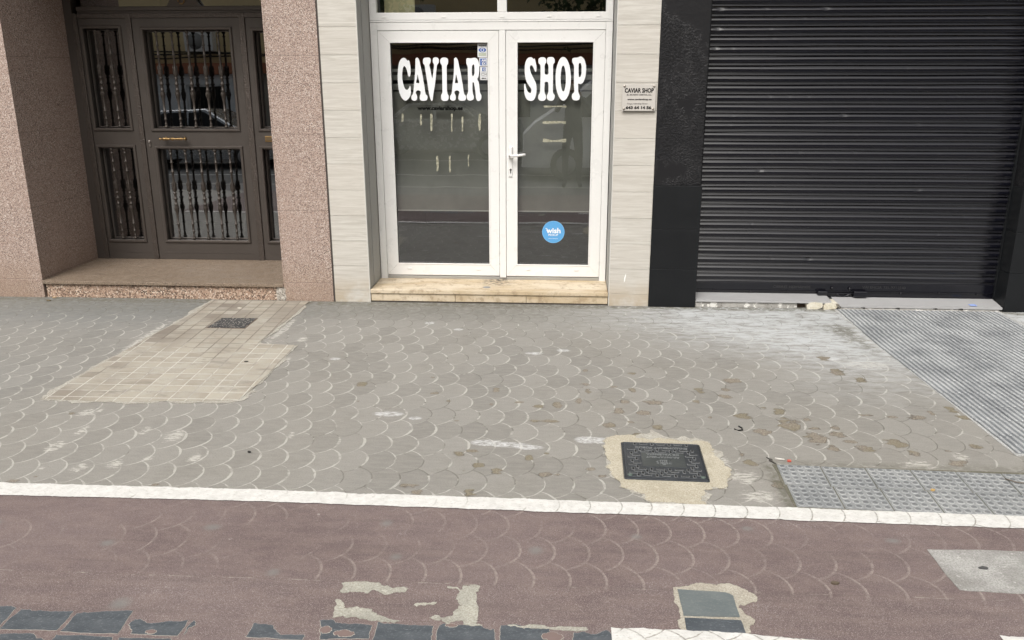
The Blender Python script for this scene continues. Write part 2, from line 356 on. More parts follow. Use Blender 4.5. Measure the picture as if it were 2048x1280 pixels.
def mat_cement(name, a, b, dk=(.2, .18, .15)):
    n = N(name); c = n.mix(n.ramp(n.noise(6, 4), .3, .7), a, b)
    c = n.mix(n.ramp(n.noise(140, 3, .75), .35, .62, .55, 0), c, dk)
    c = n.mix(n.ramp(n.noise(45, 4, .75), .58, .7, 0, .6), c, tuple(min(.75, q*1.35) for q in b))
    return n.fin(c, .85, nrm=n.bump(n.noise(130, 4), .004, .9), spec=.2)
def mat_slate(name, a, b, pale):
    n = N(name); c = n.mix(n.ramp(n.noise(14, 5, .7, n.scl((.6, 1.5, 1))), .3, .7), a, b)
    c = n.mix(n.ramp(n.noise(150, 3, .8, n.scl((.5, 1.5, 1))), .56, .68, 0, .7), c, pale)
    return n.fin(c, .55, nrm=n.bump(n.noise(100, 4), .003, .6))
M_PAVE, M_LANE, M_LINE, M_PANOT = mat_pavement(), mat_lane(), mat_line(), mat_panot()
M_SAND = mat_cement('sandy_cement', (.43, .395, .31), (.53, .495, .405), (.25, .21, .155))
M_CEMW = mat_cement('pale_cement', (.36, .345, .305), (.47, .455, .41))
M_CEMG = mat_cement('bare_grey_concrete', (.33, .33, .29), (.47, .46, .40))
M_CEMD = mat_cement('grey_patch_concrete', (.27, .265, .25), (.45, .445, .43), (.16, .155, .145))
M_SLATE = mat_slate('dark_slate', (.055, .066, .078), (.085, .097, .11), (.22, .235, .245))
M_SLATEG = mat_slate('grey_slate', (.115, .135, .14), (.15, .17, .172), (.21, .23, .22))
M_MOSS = mat_cement('mossy_dirt', (.13, .125, .095), (.20, .19, .155), (.08, .075, .055))

# ------------------------------------------------------------------ pavement sheet with wear masks
def grid_sheet(name, xs, ys, z, mat, attrs, label=None):
    X, Y = np.meshgrid(xs, ys); nx, ny = len(xs), len(ys)
    co = np.stack([X, Y, np.full_like(X, z)], -1).reshape(-1, 3).astype(np.float32)
    i = np.arange((ny-1)*nx).reshape(ny-1, nx)[:, :-1].ravel(); q = np.stack([i, i+1, i+nx+1, i+nx], 1).astype(np.int32)
    me = bpy.data.meshes.new(name); me.vertices.add(len(co)); me.vertices.foreach_set('co', co.ravel())
    me.loops.add(q.size); me.loops.foreach_set('vertex_index', q.ravel()); me.polygons.add(len(q))
    me.polygons.foreach_set('loop_start', np.arange(len(q), dtype=np.int32)*4)
    me.update(calc_edges=True); me.materials.append(mat)
    for k, fn in attrs.items():
        a = me.attributes.new(k, 'FLOAT', 'POINT'); a.data.foreach_set('value', fn(X, Y).astype(np.float32).ravel())
    o = bpy.data.objects.new(name, me); C.objects.link(o); return tag(o, kind='structure')
def blobs(L, k=1.0, rot=0.0):
    def fn(X, Y):
        out = np.zeros_like(X)
        for (cx, cy, rx, ry) in L:
            m = (np.abs(X-cx) < rx*2.5) & (np.abs(Y-cy) < ry*2.5)
            d = np.sqrt(((X[m]-cx)/rx)**2+((Y[m]-cy)/ry)**2); out[m] = np.maximum(out[m], np.clip(1.5-d, 0, 1)*k)
        return out
    return fn
def ss(v, a, b): t = np.clip((v-a)/(b-a), 0, 1); return t*t*(3-2*t)
SPALL = [(0.998, -1.638, 0.058, 0.043), (0.938, -1.789, 0.029, 0.033), (0.917, -1.906, 0.037, 0.039), (0.79, -1.811, 0.026, 0.047), (0.962, -2.186, 0.052, 0.04), (1.1, -2.064, 0.022, 0.03), (1.168, -2.113, 0.036, 0.048), (1.182, -2.282, 0.068, 0.083), (1.02, -2.375, 0.046, 0.048), (1.273, -2.45, 0.061, 0.077), (1.324, -2.562, 0.028, 0.045), (1.293, -2.21, 0.026, 0.029), (1.303, -2.327, 0.038, 0.022), (1.39, -2.393, 0.046, 0.037), (1.428, -2.479, 0.036, 0.026), (1.476, -2.562, 0.044, 0.045), (1.651, -2.485, 0.052, 0.062), (1.692, -2.595, 0.032, 0.044), (1.615, -2.125, 0.04, 0.017), (1.751, -2.15, 0.026, 0.019), (1.881, -2.142, 0.052, 0.03), (1.981, -2.08, 0.018, 0.044), (2.106, -2.027, 0.026, 0.065), (2.131, -2.127, 0.039, 0.037), (2.023, -2.501, 0.044, 0.026), (1.853, -2.7, 0.054, 0.039), (1.868, -2.557, 0.02, 0.013), (0.888, -2.758, 0.035, 0.044), (0.865, -2.663, 0.014, 0.017), (0.966, -2.958, 0.033, 0.041), (1.785, -1.577, 0.029, 0.037), (1.665, -1.471, 0.04, 0.046), (0.783, -2.208, 0.011, 0.018), (1.41, -2.3, 0.025, 0.033), (-0.384, -1.87, 0.021, 0.041), (-0.24, -2.056, 0.034, 0.014), (-0.029, -2.085, 0.029, 0.045), (-0.129, -2.113, 0.031, 0.03), (0.133, -1.748, 0.039, 0.022), (0.149, -1.863, 0.024, 0.037), (0.138, -1.516, 0.016, 0.028), (0.091, -2.025, 0.017, 0.054), (0.3, -1.78, 0.027, 0.021), (0.404, -1.824, 0.021, 0.038), (0.427, -1.545, 0.038, 0.023), (0.339, -2.01, 0.034, 0.031), (0.504, -2.008, 0.063, 0.042), (0.306, -2.146, 0.031, 0.044), (0.434, -2.167, 0.045, 0.036), (0.246, -2.344, 0.038, 0.031), (0.497, -2.355, 0.035, 0.037), (0.356, -2.297, 0.022, 0.017), (0.388, -2.458, 0.039, 0.026), (0.775, -1.81, 0.018, 0.042), (0.744, -1.986, 0.02, 0.027), (-0.061, -2.308, 0.054, 0.024), (-0.147, -2.313, 0.03, 0.021), (-0.391, -2.099, 0.012, 0.019), (0.114, -2.172, 0.02, 0.01), (0.622, -1.965, 0.009, 0.008), (1.665, -1.184, 0.043, 0.045), (1.675, -1.448, 0.045, 0.07), (1.774, -1.591, 0.047, 0.045), (-1.182, -1.823, 0.036, 0.037), (-1.137, -2.098, 0.015, 0.02), (-0.729, -1.939, 0.028, 0.024), (-0.782, -1.687, 0.014, 0.012), (-0.636, -2.061, 0.012, 0.016), (-0.501, -2.733, 0.038, 0.027), (-0.429, -2.695, 0.033, 0.017), (-0.153, -2.759, 0.021, 0.037), (-0.07, -2.701, 0.018, 0.017), (-0.386, -2.852, 0.037, 0.023), (-0.299, -2.903, 0.034, 0.031), (0.134, -2.858, 0.023, 0.022), (-0.067, -2.926, 0.031, 0.028), (-0.017, -2.923, 0.014, 0.012), (0.191, -2.929, 0.025, 0.018), (-0.448, -2.912, 0.009, 0.008), (-0.561, -2.336, 0.016, 0.012), (-2.459, -3.133, 0.033, 0.016), (-2.388, -3.085, 0.013, 0.009), (-2.636, -2.359, 0.024, 0.023), (-1.805, -3.131, 0.018, 0.013), (-0.682, -3.07, 0.044, 0.021), (-0.623, -3.121, 0.033, 0.026), (-0.397, -3.123, 0.028, 0.032), (-1.808, -3.133, 0.017, 0.015)]
RESID = [(-2.489, -2.772, .048, .089), (-2.463, -2.581, .028, .082), (-2.243, -2.992, .046, .062), (-2.091, -2.942, .046, .057), (-2.561, -2.341, .059, .069), (-2.511, -2.324, .016, .061), (-1.955, -2.612, .064, .09), (-2.137, -2.562, .03, .08), (-2.411, -3.002, .021, .028), (-1.747, -2.859, .042, .068), (-1.965, -2.872, .03, .03), (-1.372, -2.575, .023, .056), (-1.763, -1.421, .031, .071), (-1.79, -1.0, .05, .08), (-1.80, -2.0, .04, .1), (.82, -2.9, .09, .09), (.86, -3.08, .1, .07), (.76, -2.72, .04, .06), (1.66, -2.72, .1, .05), (1.9, -2.62, .05, .05), (2.1, -.75, .12, .4), (1.9, -1.3, .2, .1), (-2.9, -1.0, .04, .5), (-2.0, -.75, .04, .4), (-3.05, -3.0, .2, .08)]
CHALK = [(-.37, -2.60, .07, .03), (-.26, -2.615, .09, .026), (-.16, -2.64, .06, .022), (.13, -2.535, .055, .035), (.20, -2.54, .05, .03), (-.932, -2.263, .071, .028), (-.78, -2.314, .03, .018), (-1.459, -1.386, .03, .02), (1.71, -1.2, .05, .03), (-.75, -.70, .03, .02), (.0, -1.13, .04, .02), (-.19, -1.20, .05, .02), (-.98, -.55, .03, .03), (2.0, -2.88, .05, .03)]
GUM = [(-1.402, -3.48, .03, .02), (-1.764, -3.621, .022, .02), (-.705, -3.406, .02, .022), (-.093, -3.573, .024, .024), (-1.515, -4.0, .03, .03), (-1.05, -3.78, .02, .02), (-2.3, -3.5, .02, .02), (.3, -3.45, .02, .015), (.75, -3.36, .02, .015), (1.3, -3.42, .025, .015), (-.62, -3.65, .02, .02), (-3.0, -3.6, .02, .02)]
xs = np.arange(-5.4, 5.41, .0125); ys = np.arange(-3.3, .9, .0125)
def dust(X, Y):
    f = ss(X, .25, 1.5)*ss(Y, -1.5, -.35)*1.0+.55*ss(X, 1.0, 1.9)*ss(Y, -2.3, -1.0)
    f += .30*ss(X, -.6, .6)*ss(Y, -1.0, -.3)
    return np.clip(f*(1-.4*ss(X, 3.2, 4.4)), 0, 1)
def lightjoint(X, Y):
    f = .62+.25*ss(-X, .6, 2.2)*ss(-Y, 1.0, 2.4)
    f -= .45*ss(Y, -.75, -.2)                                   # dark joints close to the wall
    f -= .04*ss(X, .2, 1.0)*ss(-Y, 1.9, 2.4)                     # and in the worn part by the hatch
    f -= .05*ss(X, -.9, -.3)*ss(-Y, 1.9, 2.3)
    return f
def cool_shade(X, Y): return np.clip(.9*ss(Y, -1.1, -.1)*ss(-X, 1.2, 2.6)+.35*ss(Y, -.8, -.05)+.3*ss(-X, 2.6, 3.4), 0, 1)  # cooler, darker tone painted in where the facade dims the ground
def dirt_shade(X, Y):  # grime plus contact shade painted in at the wall foot
    f = 1.3*ss(Y, -.13, -.01)+.5*ss(Y, -.7, -.1)*ss(-X, -.6, .4)+.9*np.exp(-((X-.965)/.03)**2)*ss(-Y, 2.72, 2.78)+.5*np.exp(-((Y+2.745)/.03)**2)*ss(X, .9, 1.0)
    f += 1.0*np.exp(-((X-1.95)/.11)**2-((Y+.55)/.14)**2)+.8*np.exp(-((X-2.02)/.07)**2-((Y+.85)/.25)**2)
    return np.clip(f, 0, 1)
pave = grid_sheet('pavement', xs, ys, 0.0, M_PAVE, dict(spall=blobs(SPALL, .93), resid=blobs(RESID, .8), chalk=blobs(CHALK, 1.0), dust=dust, lightjoint=lightjoint, cool_shade=cool_shade, dirt_shade=dirt_shade))
def laneres(X, Y): return np.clip(blobs([(-1.38, -3.915, .11, .05), (-.63, -3.47, .02, .045), (.70, -3.90, .05, .05), (.36, -3.80, .1, .03), (1.0, -3.32, .16, .03), (1.36, -3.38, .05, .05), (.55, -3.31, .12, .02), (.44, -3.78, .2, .03)], 1.0)(X, Y), 0, 1)
lane = grid_sheet('cycle_lane', np.arange(-5.4, 5.41, .0125), np.arange(-6.0, -3.22, .0125), .004, M_LANE, dict(resid=laneres, gum=blobs(GUM)))
# surrounding ground: the rest of the street, far kerb and pavement
road_m = N('asphalt'); cc = road_m.mix(road_m.ramp(road_m.noise(1.2, 4), .3, .7), (.12, .12, .12), (.17, .168, .165))
cc = road_m.mix(road_m.ramp(road_m.noise(160, 2), .5, .7, 0, .6), cc, (.24, .235, .23)); M_ROAD = road_m.fin(cc, .85, nrm=road_m.bump(road_m.noise(150, 3), .004, .8))
M_FARPAVE = plain('far_pavement', (.30, .29, .27), .85, var=.15)
g = MB(); g.box(-60, 60, -40, 12, -.30, -.135); tag(g.build('road', M_ROAD), kind='structure')
g = MB(); g.box(-60, 60, -7.0, -6.0, -.2, -.001); tag(g.build('road_edge', M_ROAD), kind='structure')
g = MB(); g.box(-60, -5.4, -6.0, 2, -.2, 0.001); g.box(5.4, 60, -6.0, 2, -.2, 0.001); g.box(-5.4, 5.4, .9, 2, -.2, -.01)
tag(g.build('pavement_beyond', M_FARPAVE), kind='structure')
g = MB(); g.box(-60, 60, -7.12, -7.0, -.2, .004); tag(g.build('kerb', plain('kerb_stone', (.36, .35, .33), .8)), kind='structure')
g = MB(); g.box(-60, 60, -20, -16.2, -.2, .01); tag(g.build('far_pavement', M_FARPAVE), kind='structure')
g = MB()
for yy in (-7.9, -10.4, -13.9): g.box(-60, 60, yy-.06, yy+.06, -.134, -.131)
tag(g.build('road_marking', plain('road_white', (.6, .6, .58), .7)), kind='structure')

# ------------------------------------------------------------------ white line along the lane
def strip(name, xsn, yt, yb, z, seed):
    rnd = random.Random(seed); X = np.arange(xsn[0], xsn[-1]+.001, .009)
    T = np.interp(X, *yt); B = np.interp(X, *yb)
    def wob(n, a): return np.interp(np.arange(n), np.arange(0, n+6, 6), [rnd.gauss(0, a) for _ in range(len(np.arange(0, n+6, 6)))])
    T = T+wob(len(X), .0022)+RNG.normal(0, .0010, len(X)); B = B+wob(len(X), .0020)+RNG.normal(0, .0008, len(X))
    mb = MB(); vs = []; fs = []
    for x_, t, b in zip(X, T, B): vs += [(x_, b, z), (x_, t, z)]
    for i in range(len(X)-1): fs.append((2*i, 2*i+2, 2*i+3, 2*i+1))
    mb.add(vs, fs); return tag(mb.build(name, M_LINE), kind='structure')
strip('lane_line', (-5.3, 5.3), ([-5.3, -2.5, -1.34, -.21, .87, 1.9, 5.3], [-3.17, -3.166, -3.161, -3.175, -3.183, -3.195, -3.23]), ([-5.3, -2.43, -1.3, -.2, .85, 1.86, 5.3], [-3.28, -3.278, -3.263, -3.278, -3.288, -3.298, -3.33]), .008, 3)
strip('lane_line', (.172, 1.15), ([.17, .42, .62, .73, 1.15], [-4.034, -4.031, -4.041, -4.053, -4.072]), ([.17, 1.15], [-4.14, -4.15]), .0095, 5)
strip('lane_line', (1.43, 5.3), ([1.43, 5.3], [-3.998, -4.05]), ([1.43, 5.3], [-4.10, -4.16]), .0085, 6)

# ------------------------------------------------------------------ beige tile patch and its mortar edge
P1 = [(-2.817, -.012), (-2.818, -.536), (-2.863, -1.013), (-2.887, -1.438), (-2.913, -1.883), (-2.914, -2.167), (-2.645, -2.190), (-2.328, -2.180), (-2.05, -2.155), (-1.81, -2.12), (-1.79, -1.84), (-1.79, -1.54), (-1.80, -1.135), (-2.062, -1.115), (-2.056, -.9), (-2.04, -.51), (-2.027, -.012)]
sheet('mortar_edge', rag(grow(P1, .022), .022, 4, .6, 11), .0035, M_CEMW, kind='structure')
sheet('tiled_patch', rag(P1, .004, 2, .6, 12), .006, M_PANOT, kind='structure')
# small grating cover in it
t = empty('drain_cover', (-2.41, -.66, .0), label='small dark speckled square drain cover set in the beige tiled patch', cat='drain cover')
def local(P, c): return [(x-c[0], y-c[1]) for x, y in P]
G4 = local([(-2.558, -.793), (-2.268, -.793), (-2.269, -.523), (-2.543, -.532)], (-2.41, -.66))
mb = MB(); mb.prism_z(G4, 0, .008); mb.build('frame', plain('rusty_frame', (.20, .16, .13), .7, .3), t)
n = N('speckled_iron'); cc = n.mix(n.ramp(n.vor(75, rnd=.7), .28, .42), (.50, .47, .42), (.05, .052, .055)); M_SPK = n.fin(cc, .55, .2, n.bump(n.vor(75, rnd=.7), .004))
mb = MB(); mb.prism_z([(x*.93, y*.93) for x, y in G4], 0, .0105); mb.build('lid', M_SPK, t)

# ------------------------------------------------------------------ street lighting hatch
P2 = [(.206, -2.608), (.233, -2.509), (.369, -2.501), (.539, -2.506), (.723, -2.533), (.74, -2.711), (.744, -2.939), (.726, -3.013), (.616, -3.043), (.618, -3.172), (.389, -3.168), (.363, -3.087), (.265, -3.029), (.226, -2.908), (.222, -2.817)]
P2c = [(.40, -3.172), (.37, -3.06), (.28, -3.02), (.225, -2.95), (.225, -2.75), (.215, -2.55), (.30, -2.505), (.70, -2.52), (.755, -2.72), (.80, -2.95), (.80, -3.05), (.72, -3.08), (.66, -3.09), (.64, -3.172)]
sheet('cement_surround', rag(grow(P2, .012), .028, 4, .62, 22), .0035, M_CEMW, kind='structure')
sheet('cement_surround', rag(P2, .022, 4, .6, 21), .0060, M_SAND, kind='structure')
M_IRON = plain('cast_iron', (.075, .082, .092), .42, .55, .25, 9, .002, 140)
M_IRONL = plain('worn_iron', (.19, .20, .205), .5, .1, .2, 9)
M_IRONS = plain('cast_iron_plate', (.095, .105, .105), .35, .4, .3, 12)
M_PIT = plain('iron_slot', (.012, .012, .013), .8, 0)
hx, hy = .478, -2.772
mh = empty('manhole_cover', (hx, hy, 0), label='square black cast iron hatch with raised lettering set in sandy cement', cat='manhole cover')
mh.rotation_euler[2] = R(-1.2)
mb = MB(); mb.box(-.192, .192, -.196, .196, -.002, .012, 0, .011)
bmx = [(-.192+.02, -.196)]; mb.build('frame', M_IRON, mh)
mb = MB(); mb.box(-.184, .184, -.188, .188, .006, .0145, 0, .009); lid = mb.build('lid', M_IRON, mh)
# herring-bone slots: sunk dark bars each in a raised light collar
bars = MB(); col = MB()
px_, py_ = .0335, .0150
def inside(x, y): return abs(x) < .166 and abs(y) < .168
def blocked(x, y):
    if -.116 < x < .116 and -.084 < y < .080: return True
    if -.146 < x < .146 and .108 < y < .148: return True
    if .04 < x < .125 and -.165 < y < -.145: return True
    return False
q = .0208
for i in range(-11, 12):
    for j in range(-11, 12):
        # brick-weave: alternate horizontal and vertical bars on a diagonal lattice
        cx_, cy_ = i*q, j*q
        k = (i-j) % 4
        if k == 0: ln_, wd_, ox = .0168, .0032, 0
        elif k == 2: ln_, wd_, ox = .0048, .0098, 0
        else: continue
        if not inside(cx_, cy_) or blocked(cx_, cy_): continue
        col.box(cx_-ln_-.0022, cx_+ln_+.0022, cy_-wd_-.0022, cy_+wd_+.0022, .0135, .0172)
        bars.box(cx_-ln_, cx_+ln_, cy_-wd_, cy_+wd_, .0150, .0176)
tag(col.build('raised_ribs', M_IRONL, lid)); tag(bars.build('slot_pattern', M_PIT, lid))
mb = MB(); mb.box(-.100, .100, -.074, .072, .0140, .0163, 0, .001); mb.build('name_plate', M_IRONS, lid)
kw = dict(plane='xy', flip=True, z0=.0160, depth=.002)
text('lettering', 'ENLLUMENAT PÚBLIC', .250, .022, 0, .127, 0, M_IRONL, lid, .03, **{**kw, 'z0': .0146})
text('lettering', 'DE VALÈNCIA', .155, .021, 0, .052, 0, M_IRONL, lid, .03, **kw)
text('lettering', 'AJUNTAMENT', .158, .019, 0, .026, 0, M_IRONL, lid, .03, **kw)
em = MB()                                             # the city's emblem: shield, crown and side letters
for k in range(4): em.box(-.014+k*.0093-.0016, -.014+k*.0093+.0016, -.036, -.010, .016, .0185)
em.box(-.018, .018, -.040, -.037, .016, .0185); em.box(-.018, .018, -.011, -.008, .016, .0185)
for k in range(5): em.box(-.016+k*.008-.0014, -.016+k*.008+.0014, -.050, -.042, .016, .0185)
em.box(-.007, .007, -.058, -.052, .016, .0185)
for sx in (-1, 1):
    em.tube([(sx*.024, -.034, .017), (sx*.036, -.026, .017), (sx*.026, -.018, .017), (sx*.034, -.010, .017)], .0015, 5)
    em.tube([(sx*.022, -.042, .017), (sx*.034, -.044, .017)], .0015, 5)
em.build('emblem', M_IRONL, lid)
for sx in (-1, 1):
    mb = MB(); mb.lathe([(0, .012), (.003, .012), (.004, .009)], (sx*.163, -.168, .0145), seg=16); mb.build('bolt', plain('verdigris_bolt', (.13, .17, .15), .5, .4), lid)
mb = MB(); mb.box(-.055, -.025, .190, .203, 0, .010); mb.build('hinge_lug', M_IRON, mh)

# ------------------------------------------------------------------ blister tiles (two rows) and ribbed tiles
def mat_tile(name, a, b, k=.5):
    n = N(name); gn = n.n.new('ShaderNodeNewGeometry').outputs['Position']; c = n.mix(n.ramp(n.noise(4, 4, .6, gn), .3, .7), a, b); c = n.mix(n.ramp(n.noise(70, 4, .75, gn), .5, .68, 0, k), c, tuple(min(.7, q*1.8) for q in b))
    return n.fin(c, .62, nrm=n.bump(n.noise(120, 3), .002, .5))
M_TA, M_TB, M_TC = mat_tile('blister_tile', (.20, .21, .215), (.29, .30, .30), .3), mat_tile('blister_top', (.125, .133, .14), (.18, .188, .193), .2), mat_tile('blister_rim', (.28, .29, .295), (.36, .365, .365), .2)
mb = MB(); mb.prism_z(rag([(.984, -2.764), (5.3, -2.81), (5.3, -3.23), (2, -3.2), (.986, -3.182)], .003, 4, .6, 5), -.001, .0025); mb.build('tile_bed', M_MOSS, kind='structure')
def blister():
    m = MB(); m.box(-.0975, .0975, -.0975, .0975, 0, .0068, 0, .0015)
    for i in range(5):
        for j in range(5):
            x = (i-2)*.0385; y = (j-2)*.0385
            m.lathe([(.0064, .0155), (.0088, .0140), (.0094, .0122)], (x, y, 0), seg=14, mi=2)
            m.lathe([(.0092, .0118), (.0099, .0108)], (x, y, 0), seg=14, mi=1)
    return m
TD = ['with a pale scuffed corner', 'beside the mossy joint', 'with worn light rims', 'with a smooth dusty face']
proto = None; cnt = 0
for r_ in range(2):
    for c_ in range(20):
        x = 1.096+c_*.2; y = -2.872-.2007*r_-.0072*c_
        if x > 3.4: continue
        vis = (r_ == 0 and c_ < 6) or (r_ == 1 and c_ < 6)
        ordn = ['first', 'second', 'third', 'fourth', 'fifth', 'sixth', 'seventh', 'eighth', 'ninth', 'tenth', 'eleventh', 'twelfth'][c_]
        lab = 'grey blister paving tile, %s from the left in the %s row' % (ordn, 'row nearer the shop wall and upper' if r_ == 0 else 'row along the white line and lower')
        lab = 'grey blister paving tile, %s from the left in the %s' % (ordn, 'upper row' if r_ == 0 else 'lower row touching the white line')
        if proto is None: proto = o = blister().build('blister_tile', [M_TA, M_TB, M_TC])
        else: o = proto.copy(); C.objects.link(o)
        o.location = (x, y, RNG.uniform(-.0006, .0006)); o.rotation_euler = (0, 0, R(-2.05+RNG.uniform(-.3, .3)))
        tag(o, lab, 'paving tile', 'blister tiles beside the white line')
M_RA, M_RB = mat_tile('ribbed_tile_groove', (.11, .12, .13), (.20, .21, .22), .45), mat_tile('ribbed_tile_top', (.28, .29, .30), (.46, .475, .48), .5)
mb = MB(); mb.prism_z(rag([(2.075, .0), (3.32, .0), (3.45, -2.62), (2.17, -2.60)], .004, 3, .6, 6), -.001, .002); mb.build('tile_bed', mat_cement('pale_joint_sand', (.40, .41, .41), (.56, .57, .57)), kind='structure')
def ribbed():
    m = MB(); m.box(-.0978, .0978, -.0962, .0962, 0, .0052)
    for i in range(6):
        x = (i-2.5)*.0333
        m.add([(x-.0068, -.0955, .005), (x-.0040, -.0925, .0090), (x+.0040, -.0925, .0090), (x+.0068, -.0955, .005), (x-.0068, .0955, .005), (x-.0040, .0925, .0090), (x+.0040, .0925, .0090), (x+.0068, .0955, .005)],
              [(0, 1, 5, 4), (1, 2, 6, 5), (2, 3, 7, 6), (0, 3, 2, 1), (4, 5, 6, 7)], 1)
    return m
proto = None
nn = ['first', 'second', 'third', 'fourth', 'fifth', 'sixth', 'seventh', 'eighth', 'ninth', 'tenth', 'eleventh', 'twelfth', 'thirteenth']
for r_ in range(13):
    for c_ in range(6):
        if proto is None: proto = o = ribbed().build('ribbed_tile', [M_RA, M_RB])
        else: o = proto.copy(); C.objects.link(o)
        yy = -.104-.1975*r_; x = 2.098+.1+.2*c_+max(0, -yy-.8)*.048
        o.location = (x, yy, RNG.uniform(-.0005, .0005)); o.rotation_euler = (0, 0, R(1.8))
        tag(o, 'ribbed grey paving tile, %s from the left in the %s row out from the shutter' % (nn[c_], nn[r_]), 'paving tile', 'ribbed paving tiles in front of the shutter')

# ------------------------------------------------------------------ worn places in the lane
WORN = {'w1': [(-0.781, -3.831), (-0.771, -3.828), (-0.649, -3.823), (-0.635, -3.84), (-0.58, -3.85), (-0.535, -3.852), (-0.544, -3.874), (-0.585, -3.877), (-0.603, -3.893), (-0.626, -3.884), (-0.656, -3.866), (-0.689, -3.881), (-0.741, -3.884), (-0.771, -3.888), (-0.77, -3.862)],
 'w2': [(-0.772, -3.929), (-0.761, -3.933), (-0.739, -3.963), (-0.735, -3.979), (-0.641, -3.978), (-0.627, -3.997), (-0.603, -4.012), (-0.531, -4.037), (-0.542, -4.044), (-0.582, -4.043), (-0.632, -4.04), (-0.705, -4.029), (-0.761, -4.032), (-0.766, -3.985)],
 'w3': [(-0.399, -3.83), (-0.367, -3.831), (-0.347, -3.849), (-0.344, -3.824), (-0.284, -3.82), (-0.284, -3.85), (-0.292, -3.868), (-0.284, -3.923), (-0.275, -3.951), (-0.273, -4.004), (-0.275, -4.035), (-0.252, -4.042), (-0.306, -4.047), (-0.316, -4.042), (-0.316, -4.024), (-0.347, -4.028), (-0.369, -4.045), (-0.393, -4.019), (-0.436, -4.014), (-0.416, -3.998), (-0.384, -4.011), (-0.361, -4.001), (-0.359, -3.977), (-0.333, -3.942), (-0.359, -3.898), (-0.348, -3.858), (-0.366, -3.84), (-0.398, -3.839)],
 'w4': [(-0.5, -3.948), (-0.481, -3.935), (-0.441, -3.931), (-0.422, -3.924), (-0.43, -3.94), (-0.469, -3.947), (-0.488, -3.956)],
 'w5': [(-0.17, -4.037), (-0.063, -4.03), (-0.033, -4.04), (0.092, -4.032), (0.097, -4.047), (0.058, -4.057), (-0.033, -4.048), (-0.111, -4.049), (-0.159, -4.045)],
 't4': [(-0.799, -4.05), (-0.761, -4.042), (-0.746, -4.06), (-0.695, -4.065), (-0.619, -4.066), (-0.615, -4.135), (-0.734, -4.142), (-0.772, -4.145)],
 't5': [(-0.603, -4.049), (-0.55, -4.052), (-0.5, -4.057), (-0.414, -4.058), (-0.412, -4.105), (-0.408, -4.142), (-0.602, -4.153)],
 't6': [(-0.389, -4.046), (-0.354, -4.048), (-0.315, -4.046), (-0.257, -4.046), (-0.241, -4.06), (-0.212, -4.062), (-0.206, -4.129), (-0.394, -4.141), (-0.396, -4.066)],
 't7': [(-0.191, -4.04), (-0.146, -4.031), (-0.091, -4.051), (-0.033, -4.048), (-0.026, -4.07), (-0.032, -4.119), (-0.187, -4.128)],
 't8': [(0.049, -4.062), (0.082, -4.056), (0.106, -4.069), (0.154, -4.044), (0.177, -4.069), (0.18, -4.106), (0.044, -4.114)],
 't0': [(-1.956, -4.043), (-1.893, -4.037), (-1.86, -4.045), (-1.853, -4.142), (-1.899, -4.145)],
 't1': [(-1.835, -4.051), (-1.788, -4.058), (-1.722, -4.057), (-1.652, -4.053), (-1.651, -4.155), (-1.842, -4.16)],
 't2': [(-1.634, -4.064), (-1.591, -4.055), (-1.496, -4.042), (-1.45, -4.037), (-1.44, -4.159), (-1.635, -4.158)],
 't3': [(-1.421, -4.082), (-1.398, -4.082), (-1.349, -4.098), (-1.297, -4.084), (-1.239, -4.075), (-1.24, -4.158), (-1.398, -4.156), (-1.402, -4.137), (-1.427, -4.112)],
 't3b': [(-1.221, -4.076), (-1.208, -4.085), (-1.206, -4.103), (-1.221, -4.115), (-1.224, -4.154), (-1.223, -4.144)],
 't3c': [(-1.013, -4.077), (-0.946, -4.087), (-0.933, -4.108), (-0.907, -4.133), (-0.83, -4.127), (-0.827, -4.154), (-1.015, -4.149)],
 'r1': [(-1.862, -4.181), (-1.72, -4.176), (-1.694, -4.199), (-1.656, -4.214), (-1.816, -4.249)],
 'r2': [(-1.638, -4.178), (-1.447, -4.179), (-1.434, -4.225), (-1.636, -4.238)],
 'r3': [(-1.425, -4.178), (-1.255, -4.174), (-1.243, -4.214), (-1.417, -4.224)]}
for i, (nm, pl) in enumerate([(k, v) for k, v in WORN.items() if k[0] == 'w']):
    sheet('bare_patch', rag(pl, .005, 4, .66, 40+i), .0058, M_CEMG, kind='structure')
M_RIM = plain('paint_rim', (.40, .375, .335), .8, var=.1, sc=40)
lab_t = {'t0': 'dark slate strip tile cut by the left picture edge beside two full tiles', 't1': 'leftmost nearly whole dark slate tile in the red lane', 't2': 'dark slate tile with a chewing gum spot near its lower edge',
         't3': 'dark slate tile with a wavy paint edge and red paint blob', 't3b': 'thin dark sliver of slate showing through the red paint', 't3c': 'dark slate tile half hidden by red paint right of the bare painted gap',
         't4': 'dark slate tile under the pale worn L shape, with red paint islands', 't5': 'dark slate tile with a straight pale upper edge, centre of the strip', 't6': 'dark slate tile below the tall pale worn patch',
         't7': 'speckled black slate tile with pale scraped top edge', 't8': 'ragged dark slate piece beside the lower white line',
         'r1': 'dark slate sliver at the bottom left edge of the red lane', 'r2': 'second dark slate sliver along the bottom edge of the lane', 'r3': 'third dark slate sliver along the bottom edge of the lane'}
for i, (nm, pl) in enumerate([(k, v) for k, v in WORN.items() if k[0] in 'tr']):
    c = np.mean(np.array(pl), 0); e = empty('slate_tile', (c[0], c[1], 0), label=lab_t[nm], cat='slate tile', group='dark slate tiles showing through the lane paint')
    lp = local(pl, c); sd_ = 60+i; rp = rag(lp, .0028, 4, .62, sd_)
    mb = MB(); mb.prism_z(grow(rp, .0014), .003, .0047); mb.build('paint_rim', M_RIM, e)
    mb = MB(); mb.prism_z(rp, .003, .0053); mb.build('slab', M_SLATE, e)
